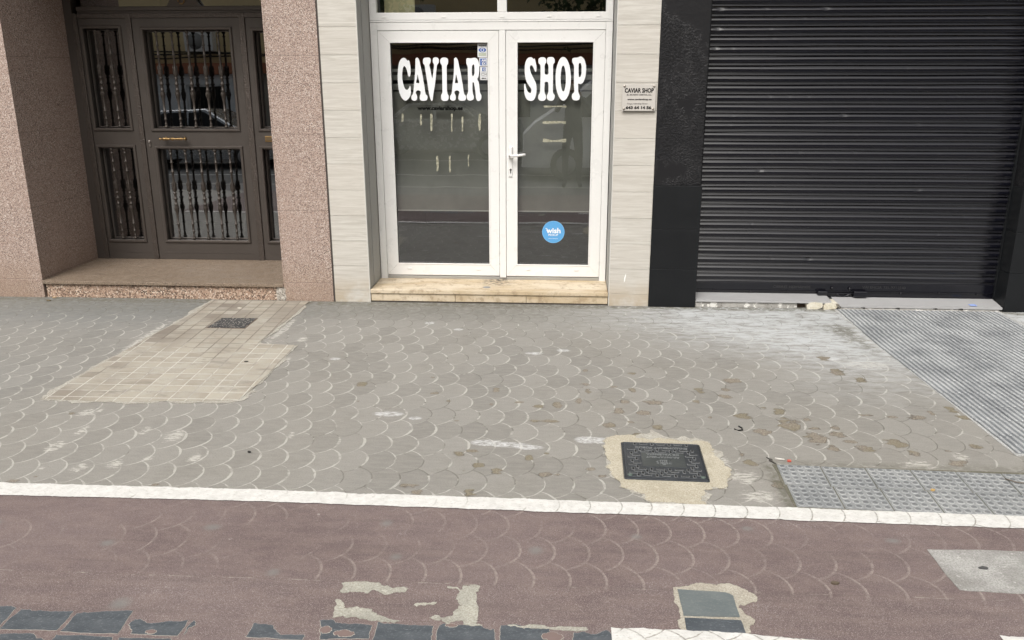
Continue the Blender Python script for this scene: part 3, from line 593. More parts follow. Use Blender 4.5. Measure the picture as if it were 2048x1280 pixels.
for (cx_, cy_, a, b) in [(-.70, -4.115, .035, .016), (-.765, -4.10, .02, .018), (-1.335, -4.145, .018, .01), (-.02, -4.09, .035, .022), (-.355, -4.052, .02, .008)]:
    pl = [(cx_+a*math.cos(t), cy_+b*math.sin(t)) for t in np.linspace(0, 2*math.pi, 11)[:-1]]
    sheet('lane_paint_island', rag(grow(pl, .0018), .003, 2, .5, 3), .0066, M_RIM, kind='structure')
    sheet('lane_paint_island', rag(pl, .003, 2, .5, 3), .0073, plain('lane_paint', (.185, .135, .124), .8, var=.1, sc=60), kind='structure')
sheet('grey_patch', rag([(1.406, -3.48), (1.414, -3.742), (1.64, -3.752), (4.2, -3.80), (4.2, -3.46), (1.769, -3.472)], .003, 4, .6, 33), .0066, M_CEMD, kind='structure')
# two slate slabs bottom right with cement round them
sheet('slab_cement', rag([(.405, -3.79), (.475, -3.765), (.56, -3.77), (.656, -3.783), (.69, -3.83), (.65, -3.87), (.622, -3.90), (.63, -3.935), (.655, -3.965), (.63, -4.0), (.622, -4.06), (.41, -4.06), (.396, -3.98), (.41, -3.95)], .008, 4, .6, 71), .0066, mat_cement('slab_mortar', (.38, .35, .29), (.50, .47, .40)), kind='structure')
mb = MB(); mb.prism_z(rag([(.417, -3.803), (.585, -3.812), (.607, -3.83), (.607, -3.950), (.419, -3.954)], .0015, 3, .5, 3), .003, .0090); mb.build('slate_slab', M_SLATEG, label='mid grey slate slab edged with mossy mortar in the lane', cat='slate slab')
mb = MB(); mb.prism_z(rag([(.421, -3.966), (.607, -3.969), (.611, -4.075), (.418, -4.07)], .0015, 3, .5, 4), .003, .0090); mb.build('slate_slab', M_SLATE, label='darker slate slab between the grey slab and the lower white line', cat='slate slab')
# ------------------------------------------------------------------ litter
M_BLK = plain('black_wire', (.02, .02, .02), .5)
mb = MB(); mb.tube([(.883, -2.366, .005), (.902, -2.386, .006), (.922, -2.378, .006), (.924, -2.350, .006), (.912, -2.328, .005)], .0035, 6); mb.build('bent_wire', M_BLK, label='bent black bit of wire on the scale paving above the blister tiles', cat='litter')
mb = MB(); mb.box(1.062, 1.080, -2.733, -2.719, 0, .010, 0, .003); mb.build('bottle_cap', plain('red_plastic', (.50, .10, .07), .5), label='small red plastic scrap lying beside the blister tiles', cat='litter')
mb = MB(); mb.tube([(1.010, -2.703, .005), (1.052, -2.716, .005)], .0045, 8); mb.build('cigarette_butt', plain('paper', (.62, .60, .56), .7), label='pale cigarette butt left of the red scrap', cat='litter')
mb = MB(); mb.prism_z([(.972, -2.69), (.984, -2.705), (.997, -2.712), (.992, -2.735), (1.004, -2.765), (.987, -2.742), (.977, -2.728), (.981, -2.712)], .003, .006); mb.build('dry_leaf', plain('dry_leaf', (.06, .055, .05), .7), label='dark shrivelled leaf at the upper left corner of the blister tiles', cat='leaf')
mb = MB(); mb.tube([(1.985, -2.868, .013), (2.02, -2.90, .013), (2.07, -2.913, .013), (2.12, -2.93, .013)], .003, 6); mb.build('twig', plain('twig', (.14, .12, .10), .7), label='thin curved twig lying on the upper row of blister tiles', cat='twig')
bits = [(-4.144, -.02, .02, (.42, .30, .18), 'tan scrap against the granite step at its left end', 'litter'), (-4.13, -.12, .022, (.16, .13, .08), 'brown curled leaf on the paving below the left end of the step', 'leaf'),
        (-2.513, -.256, .02, (.62, .58, .50), 'pale scrap on the beige tiles above the drain cover', 'litter'), (-2.0, -1.49, .018, (.05, .045, .04), 'dark leaf fragment on the beige tiles near their right edge', 'leaf'),
        (-1.505, -2.785, .010, (.03, .03, .03), 'tiny black pebble on the scale paving in front of the white line', 'pebble'), (1.56, -3.60, .02, (.07, .07, .07), 'dark flattened gum on the grey patch at the right', 'litter'),
        (.985, -3.728, .018, (.11, .085, .06), 'small brown leaf on the red lane right of the slate slabs', 'leaf'), (1.62, -2.995, .014, (.50, .33, .12), 'yellow leaf in the joint between blister tile rows', 'leaf')]
for i, (x, y, r_, c_, lb, ct) in enumerate(bits):
    rr = random.Random(i); pl = [(x+r_*math.cos(t)*rr.uniform(.6, 1), y+r_*.6*math.sin(t)*rr.uniform(.6, 1)) for t in np.linspace(0, 2*math.pi, 9)[:-1]]
    zb = .012 if i in (7,) else .007
    mb = MB(); mb.prism_z(pl, zb-.004, zb+.003); mb.build('dry_leaf' if ct == 'leaf' else ('pebble' if ct == 'pebble' else 'scrap'), plain('scrap_%d' % i, c_, .7), label=lb, cat=ct)
# ------------------------------------------------------------------ wall materials
def mat_granite(name, cols, sc=210, rough=.45, zdirt=False, joint=None):
    n = N(name); x, y, z = n.sep(); v = n.vor(sc, out=1); v2 = n.noise(sc*.8, 2, .6)
    sepc = n.n.new('ShaderNodeSeparateColor'); n.l.new(v, sepc.inputs[0]); r_ = sepc.outputs[0]
    c = n.mix(n.ramp(r_, .30, .34), cols[0], cols[1]); c = n.mix(n.ramp(r_, .68, .72), c, cols[2]); c = n.mix(n.ramp(r_, .88, .91), c, cols[3])
    c = n.mix(n.ramp(n.noise(2.5, 4), .35, .7, 0, .35), c, cols[1])
    if zdirt:
        f = n.M('MULTIPLY', n.ramp(z, .45, .0), n.ramp(n.noise(3, 4, vec=n.scl((1, 1, .5))), .25, .6, .35, 1))
        c = n.mix(n.M('MULTIPLY', f, .6), c, (.28, .20, .145))
    if joint:
        for zz in joint:
            j = n.ramp(n.M('ABSOLUTE', n.M('SUBTRACT', z, zz)), .0008, .0022, .75, 0); c = n.mix(j, c, (.12, .09, .075))
    return n.fin(c, n.ramp(n.noise(9, 3), .3, .7, rough-.1, rough+.15), nrm=n.bump(n.noise(160, 2), .0012, .3), spec=.35)
GJ = (.153, .73, 1.313, 1.882)
M_GR = mat_granite('pink_granite', [(.13, .092, .08), (.36, .268, .228), (.49, .40, .35), (.63, .57, .52)], 265, .5, True, GJ)
M_GRS = mat_granite('granite_reveal_shaded', [(.10, .073, .065), (.225, .168, .148), (.31, .245, .22), (.41, .345, .315)], 280, .4, False, GJ)  # same stone as the front, doorway shade painted into its tones
M_GRT = mat_granite('step_granite', [(.10, .075, .055), (.205, .155, .113), (.28, .22, .168), (.35, .29, .235)], 230, .5)
M_TERR = mat_granite('coarse_terrazzo', [(.10, .07, .055), (.34, .235, .175), (.48, .37, .29), (.66, .57, .48)], 110, .6)
M_TERRG = mat_granite('patched_terrazzo', [(.20, .18, .16), (.36, .33, .29), (.45, .42, .38), (.55, .52, .48)], 85, .7)
M_JOINT = plain('dark_joint', (.05, .042, .038), .9)
def mat_wood():
    n = N('wood_look_tile'); x, y, z = n.sep()
    row = n.M('FLOOR', n.M('DIVIDE', n.M('SUBTRACT', z, .098), .1985)); rv = n.wn(n.comb(n.M('FLOOR', n.M('MULTIPLY', x, .7)), row, 3.0))
    vec = n.comb(n.M('ADD', n.M('ADD', x, y), n.M('MULTIPLY', rv, 7.0)), n.M('MULTIPLY', row, 3.1), n.M('MULTIPLY', z, 14.0))
    g_ = n.noise(3.2, 5, .65, vec, .9); g2 = n.noise(13, 4, .7, n.scl((.35, 1, 1.6), vec))
    c = n.mix(n.ramp(g_, .3, .72), (.47, .45, .41), (.60, .585, .545)); c = n.mix(n.ramp(g2, .45, .72, 0, .6), c, (.38, .35, .31))
    c = n.mix(n.M('MULTIPLY', rv, .3), c, (.52, .48, .43))
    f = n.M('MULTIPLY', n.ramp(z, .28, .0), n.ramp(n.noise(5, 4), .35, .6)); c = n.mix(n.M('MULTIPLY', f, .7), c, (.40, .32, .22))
    return n.fin(c, .5, nrm=n.bump(g_, .0015, .3), spec=.35)
M_WOOD = mat_wood(); M_GROUT = plain('pale_grout', (.62, .61, .58), .8)
M_REV = plain('painted_reveal', (.36, .36, .345), .7, var=.14, sc=5); M_DARKGAP = plain('gap', (.07, .06, .055), .9)
def mat_blackwall():
    n = N('black_textured_paint'); reg = n.ramp(n.noise(2.6, 3, vec=n.scl((1.4, 1, .8))), .42, .58)
    v = n.vor(95, 'SMOOTH_F1', vec=n.scl((.7, .7, 1))); w_ = n.noise(60, 3, .6)
    h = n.M('MULTIPLY', n.M('MULTIPLY', n.ramp(w_, .45, .62), reg), 1.0)
    return n.fin(n.mix(n.noise(3, 3), (.009, .009, .0105), (.014, .014, .016)), .40, nrm=n.bump(n.M('ADD', h, n.M('MULTIPLY', n.noise(20, 2), .3)), .012, .7), spec=.35)
M_BW = mat_blackwall(); M_BT = plain('black_tile', (.0095, .0105, .012), .5, var=.1, sc=3, bump=.0008, bs=30, spec=.22)
def mat_shut():
    n = N('black_gloss_shutter'); c = n.mix(n.noise(4, 3), (.0035, .0036, .0065), (.0055, .0056, .0095))
    h = n.noise(7, 3, .55, n.scl((.5, 1, .9)))
    n.b.inputs['Coat Weight'].default_value = .2; n.b.inputs['Coat Roughness'].default_value = .16
    return n.fin(c, .17, nrm=n.bump(h, .004, .35), spec=.42)
M_SH = mat_shut()
M_PVC = plain('white_pvc', (.76, .76, .75), .32, var=.045, sc=5); M_PVCD = plain('grey_gasket', (.30, .30, .29), .6)
M_BRZ = plain('bronze_painted_steel', (.076, .065, .058), .45, .3, .12, 4, .0006, 60)
M_BRZL = plain('bronze_moulding', (.090, .077, .069), .4, .4, .12, 8)
nh = N('hammered_bronze'); M_HAM = nh.fin(nh.mix(nh.noise(30, 2), (.06, .05, .045), (.10, .083, .072)), .42, .5, nh.bump(nh.vor(120, 'SMOOTH_F1'), .004, 1.0))
M_BAL = plain('cast_baluster', (.058, .048, .041), .45, .25, .2, 20)
M_BRASS = plain('aged_brass', (.26, .17, .075), .38, .8, .2, 30)
def mat_glass(name, refl, tint=(.9, .92, .9), wav=.0):
    n = N(name); t = n.t; out = n.n['Material Output']; tr = n.n.new('ShaderNodeBsdfTransparent'); tr.inputs[0].default_value = (*tint, 1)
    gl = n.n.new('ShaderNodeBsdfGlossy'); gl.inputs['Roughness'].default_value = .0; gl.inputs[0].default_value = (.95, .97, 1, 1)
    fr = n.n.new('ShaderNodeLayerWeight'); fr.inputs[0].default_value = .25
    f = n.M('ADD', refl, n.M('MULTIPLY', n.M('POWER', fr.outputs['Fresnel'], 2.0), .6))
    if wav: n.l.new(n.bump(n.noise(2.2, 1), wav, 1.0), gl.inputs['Normal'])
    mx = n.n.new('ShaderNodeMixShader'); n.l.new(f, mx.inputs[0]); n.l.new(tr.outputs[0], mx.inputs[1]); n.l.new(gl.outputs[0], mx.inputs[2]); n.l.new(mx.outputs[0], out.inputs[0])
    return n.m
M_GLE = mat_glass('reflective_glass', .27, (.35, .34, .33), .0004); M_GLS = mat_glass('shop_glass', .19, (.80, .82, .80), .0005)
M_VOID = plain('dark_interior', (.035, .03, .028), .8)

# ------------------------------------------------------------------ granite entrance surround
def slab_pillar(name, x0, x1, y1, top, label, cat, mat, sidemat, sides, z0=0):
    o = empty(name, (0, 0, 0), label=label, cat=cat)
    mb = MB(); mb.box(x0, x1, .0, .030, z0, top, 0, .0015); mb.build('front_slab', mat, o)
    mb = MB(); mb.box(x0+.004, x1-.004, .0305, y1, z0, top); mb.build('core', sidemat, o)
    return o
lp = slab_pillar('granite_pillar', -6.2, -4.235, .86, 3.0, 'wide pink speckled granite pillar at the left edge, with darker side inside the doorway', 'pillar', M_GR, M_GRS, 1)
mb = MB(); mb.box(-4.250, -4.2335, -.0025, .03, 0, 3.0, 0, .002); mb.build('edge_trim', M_GR, lp)
mb = MB(); mb.box(-6.2, -4.232, -.004, .032, 0, .150, 0, .002); mb.box(-4.2385, -4.2335, .03, .86, .14, 3.0); mb.build('plinth', M_GR, lp)
rp = slab_pillar('granite_pillar', -2.236, -1.838, .86, 3.0, 'narrow pink speckled granite pillar between the bronze door and the pale tiled pillar', 'pillar', M_GR, M_GRS, 1)
mb = MB()
mb.box(-2.2375, -2.224, -.003, .03, 0, 3.0, 0, .002); mb.box(-1.853, -1.8375, -.003, .03, 0, 3.0, 0, .002); mb.build('edge_trim', M_GR, rp)
mb = MB(); mb.box(-2.2235, -1.853, -.0035, .02, 0, .150, 0, .002); mb.build('plinth', M_GR, rp)
mb = MB(); mb.prism_y(rag([(-2.295, 0), (-2.23, 0), (-2.226, .05), (-2.228, .10), (-2.24, .125), (-2.275, .128), (-2.30, .08)], .006, 3, .6, 2), -.004, .02); mb.build('cement_repair', M_TERRG, rp)
# entrance step
st = empty('entrance_step', (0, 0, 0), label='long granite doorstep with coarse speckled riser under the bronze door', cat='step')
mb = MB(); mb.box(-4.234, -2.238, -.012, .86, .114, .141, 0, .003); mb.build('tread', M_GRT, st)
mb = MB(); mb.box(-4.218, -2.238, .010, .5, 0, .1135, 0, .002); mb.build('riser', M_TERR, st)

# ------------------------------------------------------------------ bronze entrance door
DY = .85; TLT = math.tan(R(.8))
ed = empty('entrance_door', (0, 0, 0), label='dark bronze metal entrance door with cast balusters over glass and a brass pull handle', cat='door')
mb = MB(); mb.box(-4.236, -4.164, DY+.002, DY+.10, .141, 3.0); mb.box(-4.116, -2.24, DY+.004, DY+.09, 2.236, 2.256, 0, .002); mb.box(-4.116, -2.24, DY-.010, DY+.09, 2.2555, 2.290, 0, .006)
mb.box(-4.119, -2.24, DY+.006, DY+.08, 2.55, 2.6)
mb.build('door_frame', M_BRZ, ed)
mb = MB()
for x0, x1 in ((-4.164, -4.119), (-3.701, -3.6555), (-2.735, -2.6835)): mb.box(x0, x1, DY-.012, DY+.09, .141, 2.236, 0, .004)
mb.box(-4.118, -2.24, DY-.008, DY+.09, 2.198, 2.2355, 0, .003)
mb.build('hammered_trim', M_HAM, ed)
mb = MB(); mb.add([(-4.1, DY+.05, 2.29), (-2.24, DY+.05, 2.29), (-2.24, DY+.05-.0, 3.0), (-4.1, DY+.05, 3.0)], [(0, 1, 2, 3)]); mb.build('transom_glass', M_GLE, ed)
# scroll ornament in the transom
mb = MB(); mb.prism_y([(-3.335, 2.29), (-3.05, 2.29), (-3.10, 2.36), (-3.16, 2.42), (-3.23, 2.42), (-3.29, 2.36)], DY-.004, DY+.03)
orn = mb.build('transom_ornament', M_BRZL, ed)
mb = MB(); mb.tube([(-3.205+.026*math.cos(a), DY-.010, 2.335+.026*math.sin(a)*1.1) for a in np.linspace(-2.2, 3.6, 22)], .006, 8); mb.build('brass_ring', M_BRASS, orn)
PR = [(0, .006), (.004, .012), (.011, .0152), (.018, .012), (.024, .0065), (.036, .0065), (.040, .0125), (.046, .0125), (.050, .0065), (.110, .0075), (.114, .0125), (.119, .0125), (.123, .0075), (.192, .0085), (.196, .0135), (.202, .0135), (.206, .008),
      (.285, .0085), (.300, .0125), (.335, .0170), (.362, .0160), (.372, .009), (.380, .009), (.384, .0155), (.390, .0155), (.394, .0095), (.428, .0105), (.432, .0165), (.440, .0165), (.444, .0105), (.478, .0105), (.482, .0155), (.488, .0155), (.492, .010),
      (.505, .0155), (.530, .0150), (.560, .0115), (.580, .0085), (.655, .0082), (.659, .0130), (.664, .0130), (.668, .0080), (.722, .0075), (.726, .0120), (.731, .0120), (.735, .0065), (.760, .0065), (.766, .0100), (.771, .0100), (.776, .007), (.786, .0135), (.793, .0150), (.800, .0125), (.804, .006)]
def lob(t):
    if .29 < t < .37 or .50 < t < .57: return (6, .16)
BAL = MB(); BAL.lathe([(.804-t, r*1.16) for t, r in reversed(PR)], (0, 0, 0), seg=18, lobes=lambda t: lob(.804-t))
for s0, s1, sgn in ((.29, .345, 1), (.505, .565, 1)):       # small curled leaf tips
    for k in range(6):
        a = k*math.pi/3+.5; z_ = .804-s0
        BAL.tube([(.013*math.cos(a), .013*math.sin(a), z_-.040), (.018*math.cos(a), .018*math.sin(a), z_-.018), (.015*math.cos(a), .015*math.sin(a), z_+.002), (.021*math.cos(a), .021*math.sin(a), z_+.006)], [.004, .0045, .0032, .0018], 5)
BALM = None
def baluster(x, z0, h, parent):
    global BALM
    if BALM is None: o = BAL.build('baluster', M_BAL, parent); BALM = o
    else: o = BALM.copy(); C.objects.link(o); o.parent = parent
    o.location = (x, DY+.012, z0); o.scale = (1, 1, h/.804); o.rotation_euler = (0, 0, R(random.uniform(-25, 25))); return o
def leaf(name, x0, x1, wins, bals, **k):
    e = MB(); z0, z1 = .143, 2.196
    # sheet-steel face with rectangular openings
    for (a, b, c, d) in [(x0, wins[0][0]+.014, z0, z1), (wins[0][1]-.014, x1, z0, z1)]: e.box(a, b, DY, DY+.05, c, d)
    zs = [z0]+[q for w_ in wins for q in (w_[2]+.014, w_[3]-.014)]+[z1]
    for i in range(0, len(zs), 2): e.box(wins[0][0]+.014, wins[0][1]-.014, DY, DY+.05, zs[i], zs[i+1])
    L = e.build(name, M_BRZ, ed, **k)
    g_ = MB(); g_.box(x0+.05, x1-.05, DY-.0022, DY, .198, .2005); g_.build('plinth_line', M_BRZL, L)
    for (a, b, c, d), bx in zip(wins, bals):
        f_ = MB(); mitre(f_, a, b, c, d, .024, DY-.013, DY+.02, 0, .005)
        mitre(f_, a+.026, b-.026, c+.026, d-.026, .010, DY+.045, DY+.075, 0, .003)
        mitre(f_, a+.012, b-.012, c+.012, d-.012, .004, DY+.004, DY+.09, 0, .001)
        fo = f_.build('panel_moulding', M_BRZL, L)
        p_ = MB(); zc = (c+d)/2
        p_.add([(a+.01, DY+.07+(c-zc)*TLT, c), (b-.01, DY+.07+(c-zc)*TLT, c), (b-.01, DY+.07+(d-zc)*TLT, d), (a+.01, DY+.07+(d-zc)*TLT, d)], [(0, 1, 2, 3)]); p_.build('glass_pane', M_GLE, L)
        for x in bx: baluster(x, c+.026, d-c-.054, L)
    return L
leaf('side_panel', -4.118, -3.702, [(-4.106, -3.750, .295, 1.156), (-4.106, -3.750, 1.275, 2.139)], [(-3.978, -3.862), (-3.988, -3.874)])
ml = leaf('door_leaf', -3.653, -2.736, [(-3.582, -2.797, .295, 1.148), (-3.586, -2.801, 1.271, 2.126)], [(-3.451, -3.319, -3.187, -3.054, -2.924), (-3.46, -3.328, -3.195, -3.062, -2.929)])
rs_ = leaf('side_panel', -2.682, -2.20, [(-2.646, -2.25, .295, 1.150), (-2.642, -2.25, 1.273, 2.116)], [(-2.46, -2.34), (-2.46, -2.34)])
mb = MB(); q_ = [(0, .004), (.003, .010), (.010, .0125), (.016, .008), (.026, .006), (.034, .012), (.046, .0135), (.055, .009), (.066, .012), (.085, .0095), (.100, .0085), (.112, .013), (.118, .015), (.124, .013), (.136, .0085), (.155, .0095), (.172, .012), (.182, .009), (.194, .0135), (.205, .012), (.213, .006), (.222, .009), (.230, .0125), (.237, .008), (.240, .003)]
mb.lathe(q_, (-3.508, DY-.052, 1.211), 'x', 14); h_ = mb.build('pull_handle', M_BRASS, ml)
mb = MB()
for x in (-3.468, -3.300): mb.lathe([(-.052, .006), (-.012, .006), (-.010, .013), (.0, .016)], (x, DY, 1.211), 'y', 12)
mb.build('handle_mount', M_BRASS, ml)
mb = MB(); mb.box(-3.628, -3.610, DY-.010, DY, 1.140, 1.196, 0, .003); mb.lathe([(-.018, .007), (-.008, .007)], (-3.619, DY, 1.180), 'y', 12); mb.build('lock_cylinder', plain('lock_steel', (.30, .27, .25), .3, .8), ml)
mb = MB(); mb.box(-2.592, -2.40, DY-.006, DY, 1.186, 1.234, 0, .002); br = mb.build('brass_plate', M_BRASS, rs_)
mb = MB(); mb.box(-2.580, -2.42, DY-.0085, DY-.005, 1.198, 1.222); mb.build('plate_slot', plain('dull_brass', (.14, .10, .055), .6, .5), br)
# dark hall behind it
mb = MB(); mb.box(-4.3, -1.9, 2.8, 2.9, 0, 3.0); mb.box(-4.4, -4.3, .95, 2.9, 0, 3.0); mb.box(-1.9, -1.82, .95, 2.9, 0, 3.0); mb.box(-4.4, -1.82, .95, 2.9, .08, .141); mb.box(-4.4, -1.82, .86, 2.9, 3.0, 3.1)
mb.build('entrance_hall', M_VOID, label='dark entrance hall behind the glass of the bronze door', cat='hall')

# ------------------------------------------------------------------ tiled pillars of the shop
def tiled(x0, x1, inner, label, seam):
    o = empty('tiled_pillar', (0, 0, 0), label=label, cat='pillar')
    m = MB(); m.box(x0+.004, x1-.004, .0015, .60, 0, 3.0); m.build('grout_core', M_GROUT, o)
    m = MB(); zz = [0]+[.098+.1985*k for k in range(15)]
    for a, b in zip(zz, zz[1:]): m.box(x0, x1, -.002, .0105, a+.0013, b-.0013, 0, .0004)
    m.build('cladding', M_WOOD, o)
    # reveal: metal bead, narrow strip, dark gap, wide strip
    d = 1 if inner == 'R' else -1; xe = x1 if inner == 'R' else x0
    def rb(a, b, y0, y1, mat, nm):
        m2 = MB(); m2.box(min(xe+d*a, xe+d*b), max(xe+d*a, xe+d*b), y0, y1, .112 if nm != 'edge_bead' else 0, 3.0, 0, .0008); m2.build(nm, mat, o)
    rb(-.001, .0045, -.004, .012, M_GROUT, 'edge_bead')
    rb(-.004, .006, .013, .130, M_REV, 'reveal_strip'); rb(-.004, .002, .130, .146, M_DARKGAP, 'reveal_gap'); rb(-.004, .009, .146, .385, M_REV, 'reveal_strip')
    return o
tp1 = tiled(-1.823, -1.543, 'R', 'pale wood-look tiled pillar left of the shop door, beside the pink granite', 1)
tp2 = tiled(.350, .655, 'L', 'pale wood-look tiled pillar right of the shop door, carrying the small sign', 1)
mb = MB(); mb.box(-1.8375, -1.8235, .004, .02, 0, 3.0); mb.build('gap_filler', M_DARKGAP, tp1)
mb = MB(); mb.prism_y([(.462, .19), (.470, .205), (.474, .235), (.477, .262), (.470, .250), (.463, .228)], -.0032, -.001); mb.build('paint_chip', plain('fresh_white', (.85, .85, .84), .6), tp2)
# shop step
M_MARB = mat_granite('cream_limestone', [(.42, .31, .17), (.57, .46, .31), (.65, .55, .41), (.74, .67, .56)], 60, .5)
n = N('worn_limestone'); c = n.mix(n.ramp(n.noise(4, 5, .65, n.scl((.5, 1.4, 1))), .3, .7), (.46, .36, .23), (.64, .56, .44)); c = n.mix(n.ramp(n.noise(14, 5, .7), .5, .66, 0, .75), c, (.33, .25, .165)); c = n.mix(n.ramp(n.noise(45, 4, .75), .56, .7, 0, .5), c, (.20, .16, .11))
x, y, z = n.sep(); sp_ = n.M('MULTIPLY', n.ramp(n.M('ABSOLUTE', n.M('ADD', x, .55)), .18, .02), n.ramp(y, .12, .30)); c = n.mix(n.M('MULTIPLY', sp_, n.ramp(n.noise(30, 4, .7), .4, .6)), c, (.09, .08, .065)); M_LIME = n.fin(c, .6, nrm=n.bump(n.noise(60, 4), .002, .5), spec=.3)
ss_ = empty('shop_step', (0, 0, 0), label='worn cream limestone doorstep under the white shop door', cat='step')
mb = MB(); mb.box(-1.537, .342, -.004, .45, .074, .106, 0, .004); mb.build('tread', M_LIME, ss_)
mb = MB()
for a, b in ((-1.535, -.862), (-.859, -.30), (-.297, .340)): mb.box(a, b, .007, .3, .012, .0738, 0, .002)
mb.build('riser', M_LIME, ss_)
mb = MB(); mb.box(-1.535, .34, .012, .3, 0, .012); mb.build('shadow_gap', M_DARKGAP, ss_)
mb = MB(); mb.lathe([(.106, .030), (.108, .030), (.109, .024)], (-.62, .115, 0), seg=20); mb.build('floor_socket', plain('steel_socket', (.30, .30, .30), .35, .8), ss_)

# ------------------------------------------------------------------ white shop door
SY0 = .38; TS = math.tan(R(.45)); ZC = 1.1
def gyf(z): return (z-ZC)*TS
GY = .402
sd_ = empty('shop_door', (0, 0, 0), label='white double shop door with glazed leaves and big white CAVIAR SHOP letters', cat='door')
mb = MB()
mb.box(-1.529, -1.475, SY0, SY0+.07, .104, 2.128, 0, .002); mb.box(.284, .335, SY0, SY0+.07, .104, 2.128, 0, .002); mb.box(-1.474, .283, SY0, SY0+.07, 2.070, 2.128, 0, .002)
mb.box(-1.531, .336, SY0-.004, SY0+.07, 2.1295, 2.1415, 0, .002)
mb.box(-.5335, -.481, SY0-.006, SY0+.05, .125, 2.067, 0, .004)
mb.build('frame', M_PVC, sd_)
mb = MB(); mb.box(-1.474, .283, SY0+.010, SY0+.07, .106, .128, 0, .002); mb.build('threshold', plain('aluminium_sill', (.45, .45, .44), .4, .6), sd_)
tr = MB(); mitre(tr, -1.531, .336, 2.143, 2.95, .056, SY0, SY0+.06); tr.box(-.543, -.471, SY0+.001, SY0+.06, 2.20, 2.9, 0, .003); tro = tr.build('transom_frame', M_PVC, sd_)
mb = MB(); mb.add([(-1.475, GY+.01, 2.19), (.285, GY+.01, 2.19), (.285, GY+.01, 2.9), (-1.475, GY+.01, 2.9)], [(0, 1, 2, 3)]); mb.build('glass_pane', M_GLS, tro)
def caps(parent, L, y=SY0):
    for x, z in L:
        m = MB(); m.box(x-.018, x+.018, y-.004, y+.001, z-.0075, z+.0075, 0, .0035); m.build('drain_cap', M_PVC, parent)
caps(tro, [(-1.417, 2.166), (-.955, 2.166), (-.507, 2.166), (-.147, 2.166), (.226, 2.168)])
def shop_leaf(x0, x1, gx0, gx1, capx):
    m = MB(); z0, z1, gz0, gz1 = .140, 2.066, .238, 1.980
    # stiles and rails, mitred
    o4 = [(x0, z0), (x1, z0), (x1, z1), (x0, z1)]; i4 = [(gx0, gz0), (gx1, gz0), (gx1, gz1), (gx0, gz1)]; gp = .0007
    for k in range(4):
        a, b = k, (k+1) % 4; d = (Vector(o4[b])-Vector(o4[a])).normalized()*gp
        P = [Vector(o4[a])+d, Vector(o4[b])-d, Vector(i4[b])-d, Vector(i4[a])+d]
        m.prism_y([(p.x, p.y) for p in P], SY0+.001, SY0+.055)
    L = m.build('door_leaf', M_PVC, sd_)
    m = MB(); mitre(m, gx0-.010, gx1+.010, gz0-.010, gz1+.010, .012, SY0-.0025, SY0+.004, 0, .002); m.build('glazing_bead', M_PVC, L)
    m = MB(); mitre(m, gx0-.001, gx1+.001, gz0-.001, gz1+.001, .005, SY0+.003, SY0+.03, 0, .001); m.build('gasket', plain('black_gasket', (.03, .03, .03), .6), L)
    m = MB(); m.box(x0+.002, x1-.002, SY0+.012, SY0+.05, z0-.011, z0-.001); m.build('brush_strip', M_PVCD, L)
    m = MB(); m.add([(gx0, GY+gyf(gz0), gz0), (gx1, GY+gyf(gz0), gz0), (gx1, GY+gyf(gz1), gz1), (gx0, GY+gyf(gz1), gz1)], [(0, 1, 2, 3)]); G_ = m.build('glass_pane', M_GLS, L)
    caps(L, capx); return L
LL = shop_leaf(-1.472, -.5365, -1.380, -.618, [(-1.285, .190), (-.71, .190)])
RL = shop_leaf(-.478, .282, -.390, .193, [(-.302, .194), (.097, .194)])
M_VIN = plain('white_vinyl', (.80, .82, .84), .45, var=.02); M_INK = plain('black_vinyl', (.004, .004, .004), .8, spec=.1); M_BLUE = plain('blue_print', (.03, .10, .36), .5)
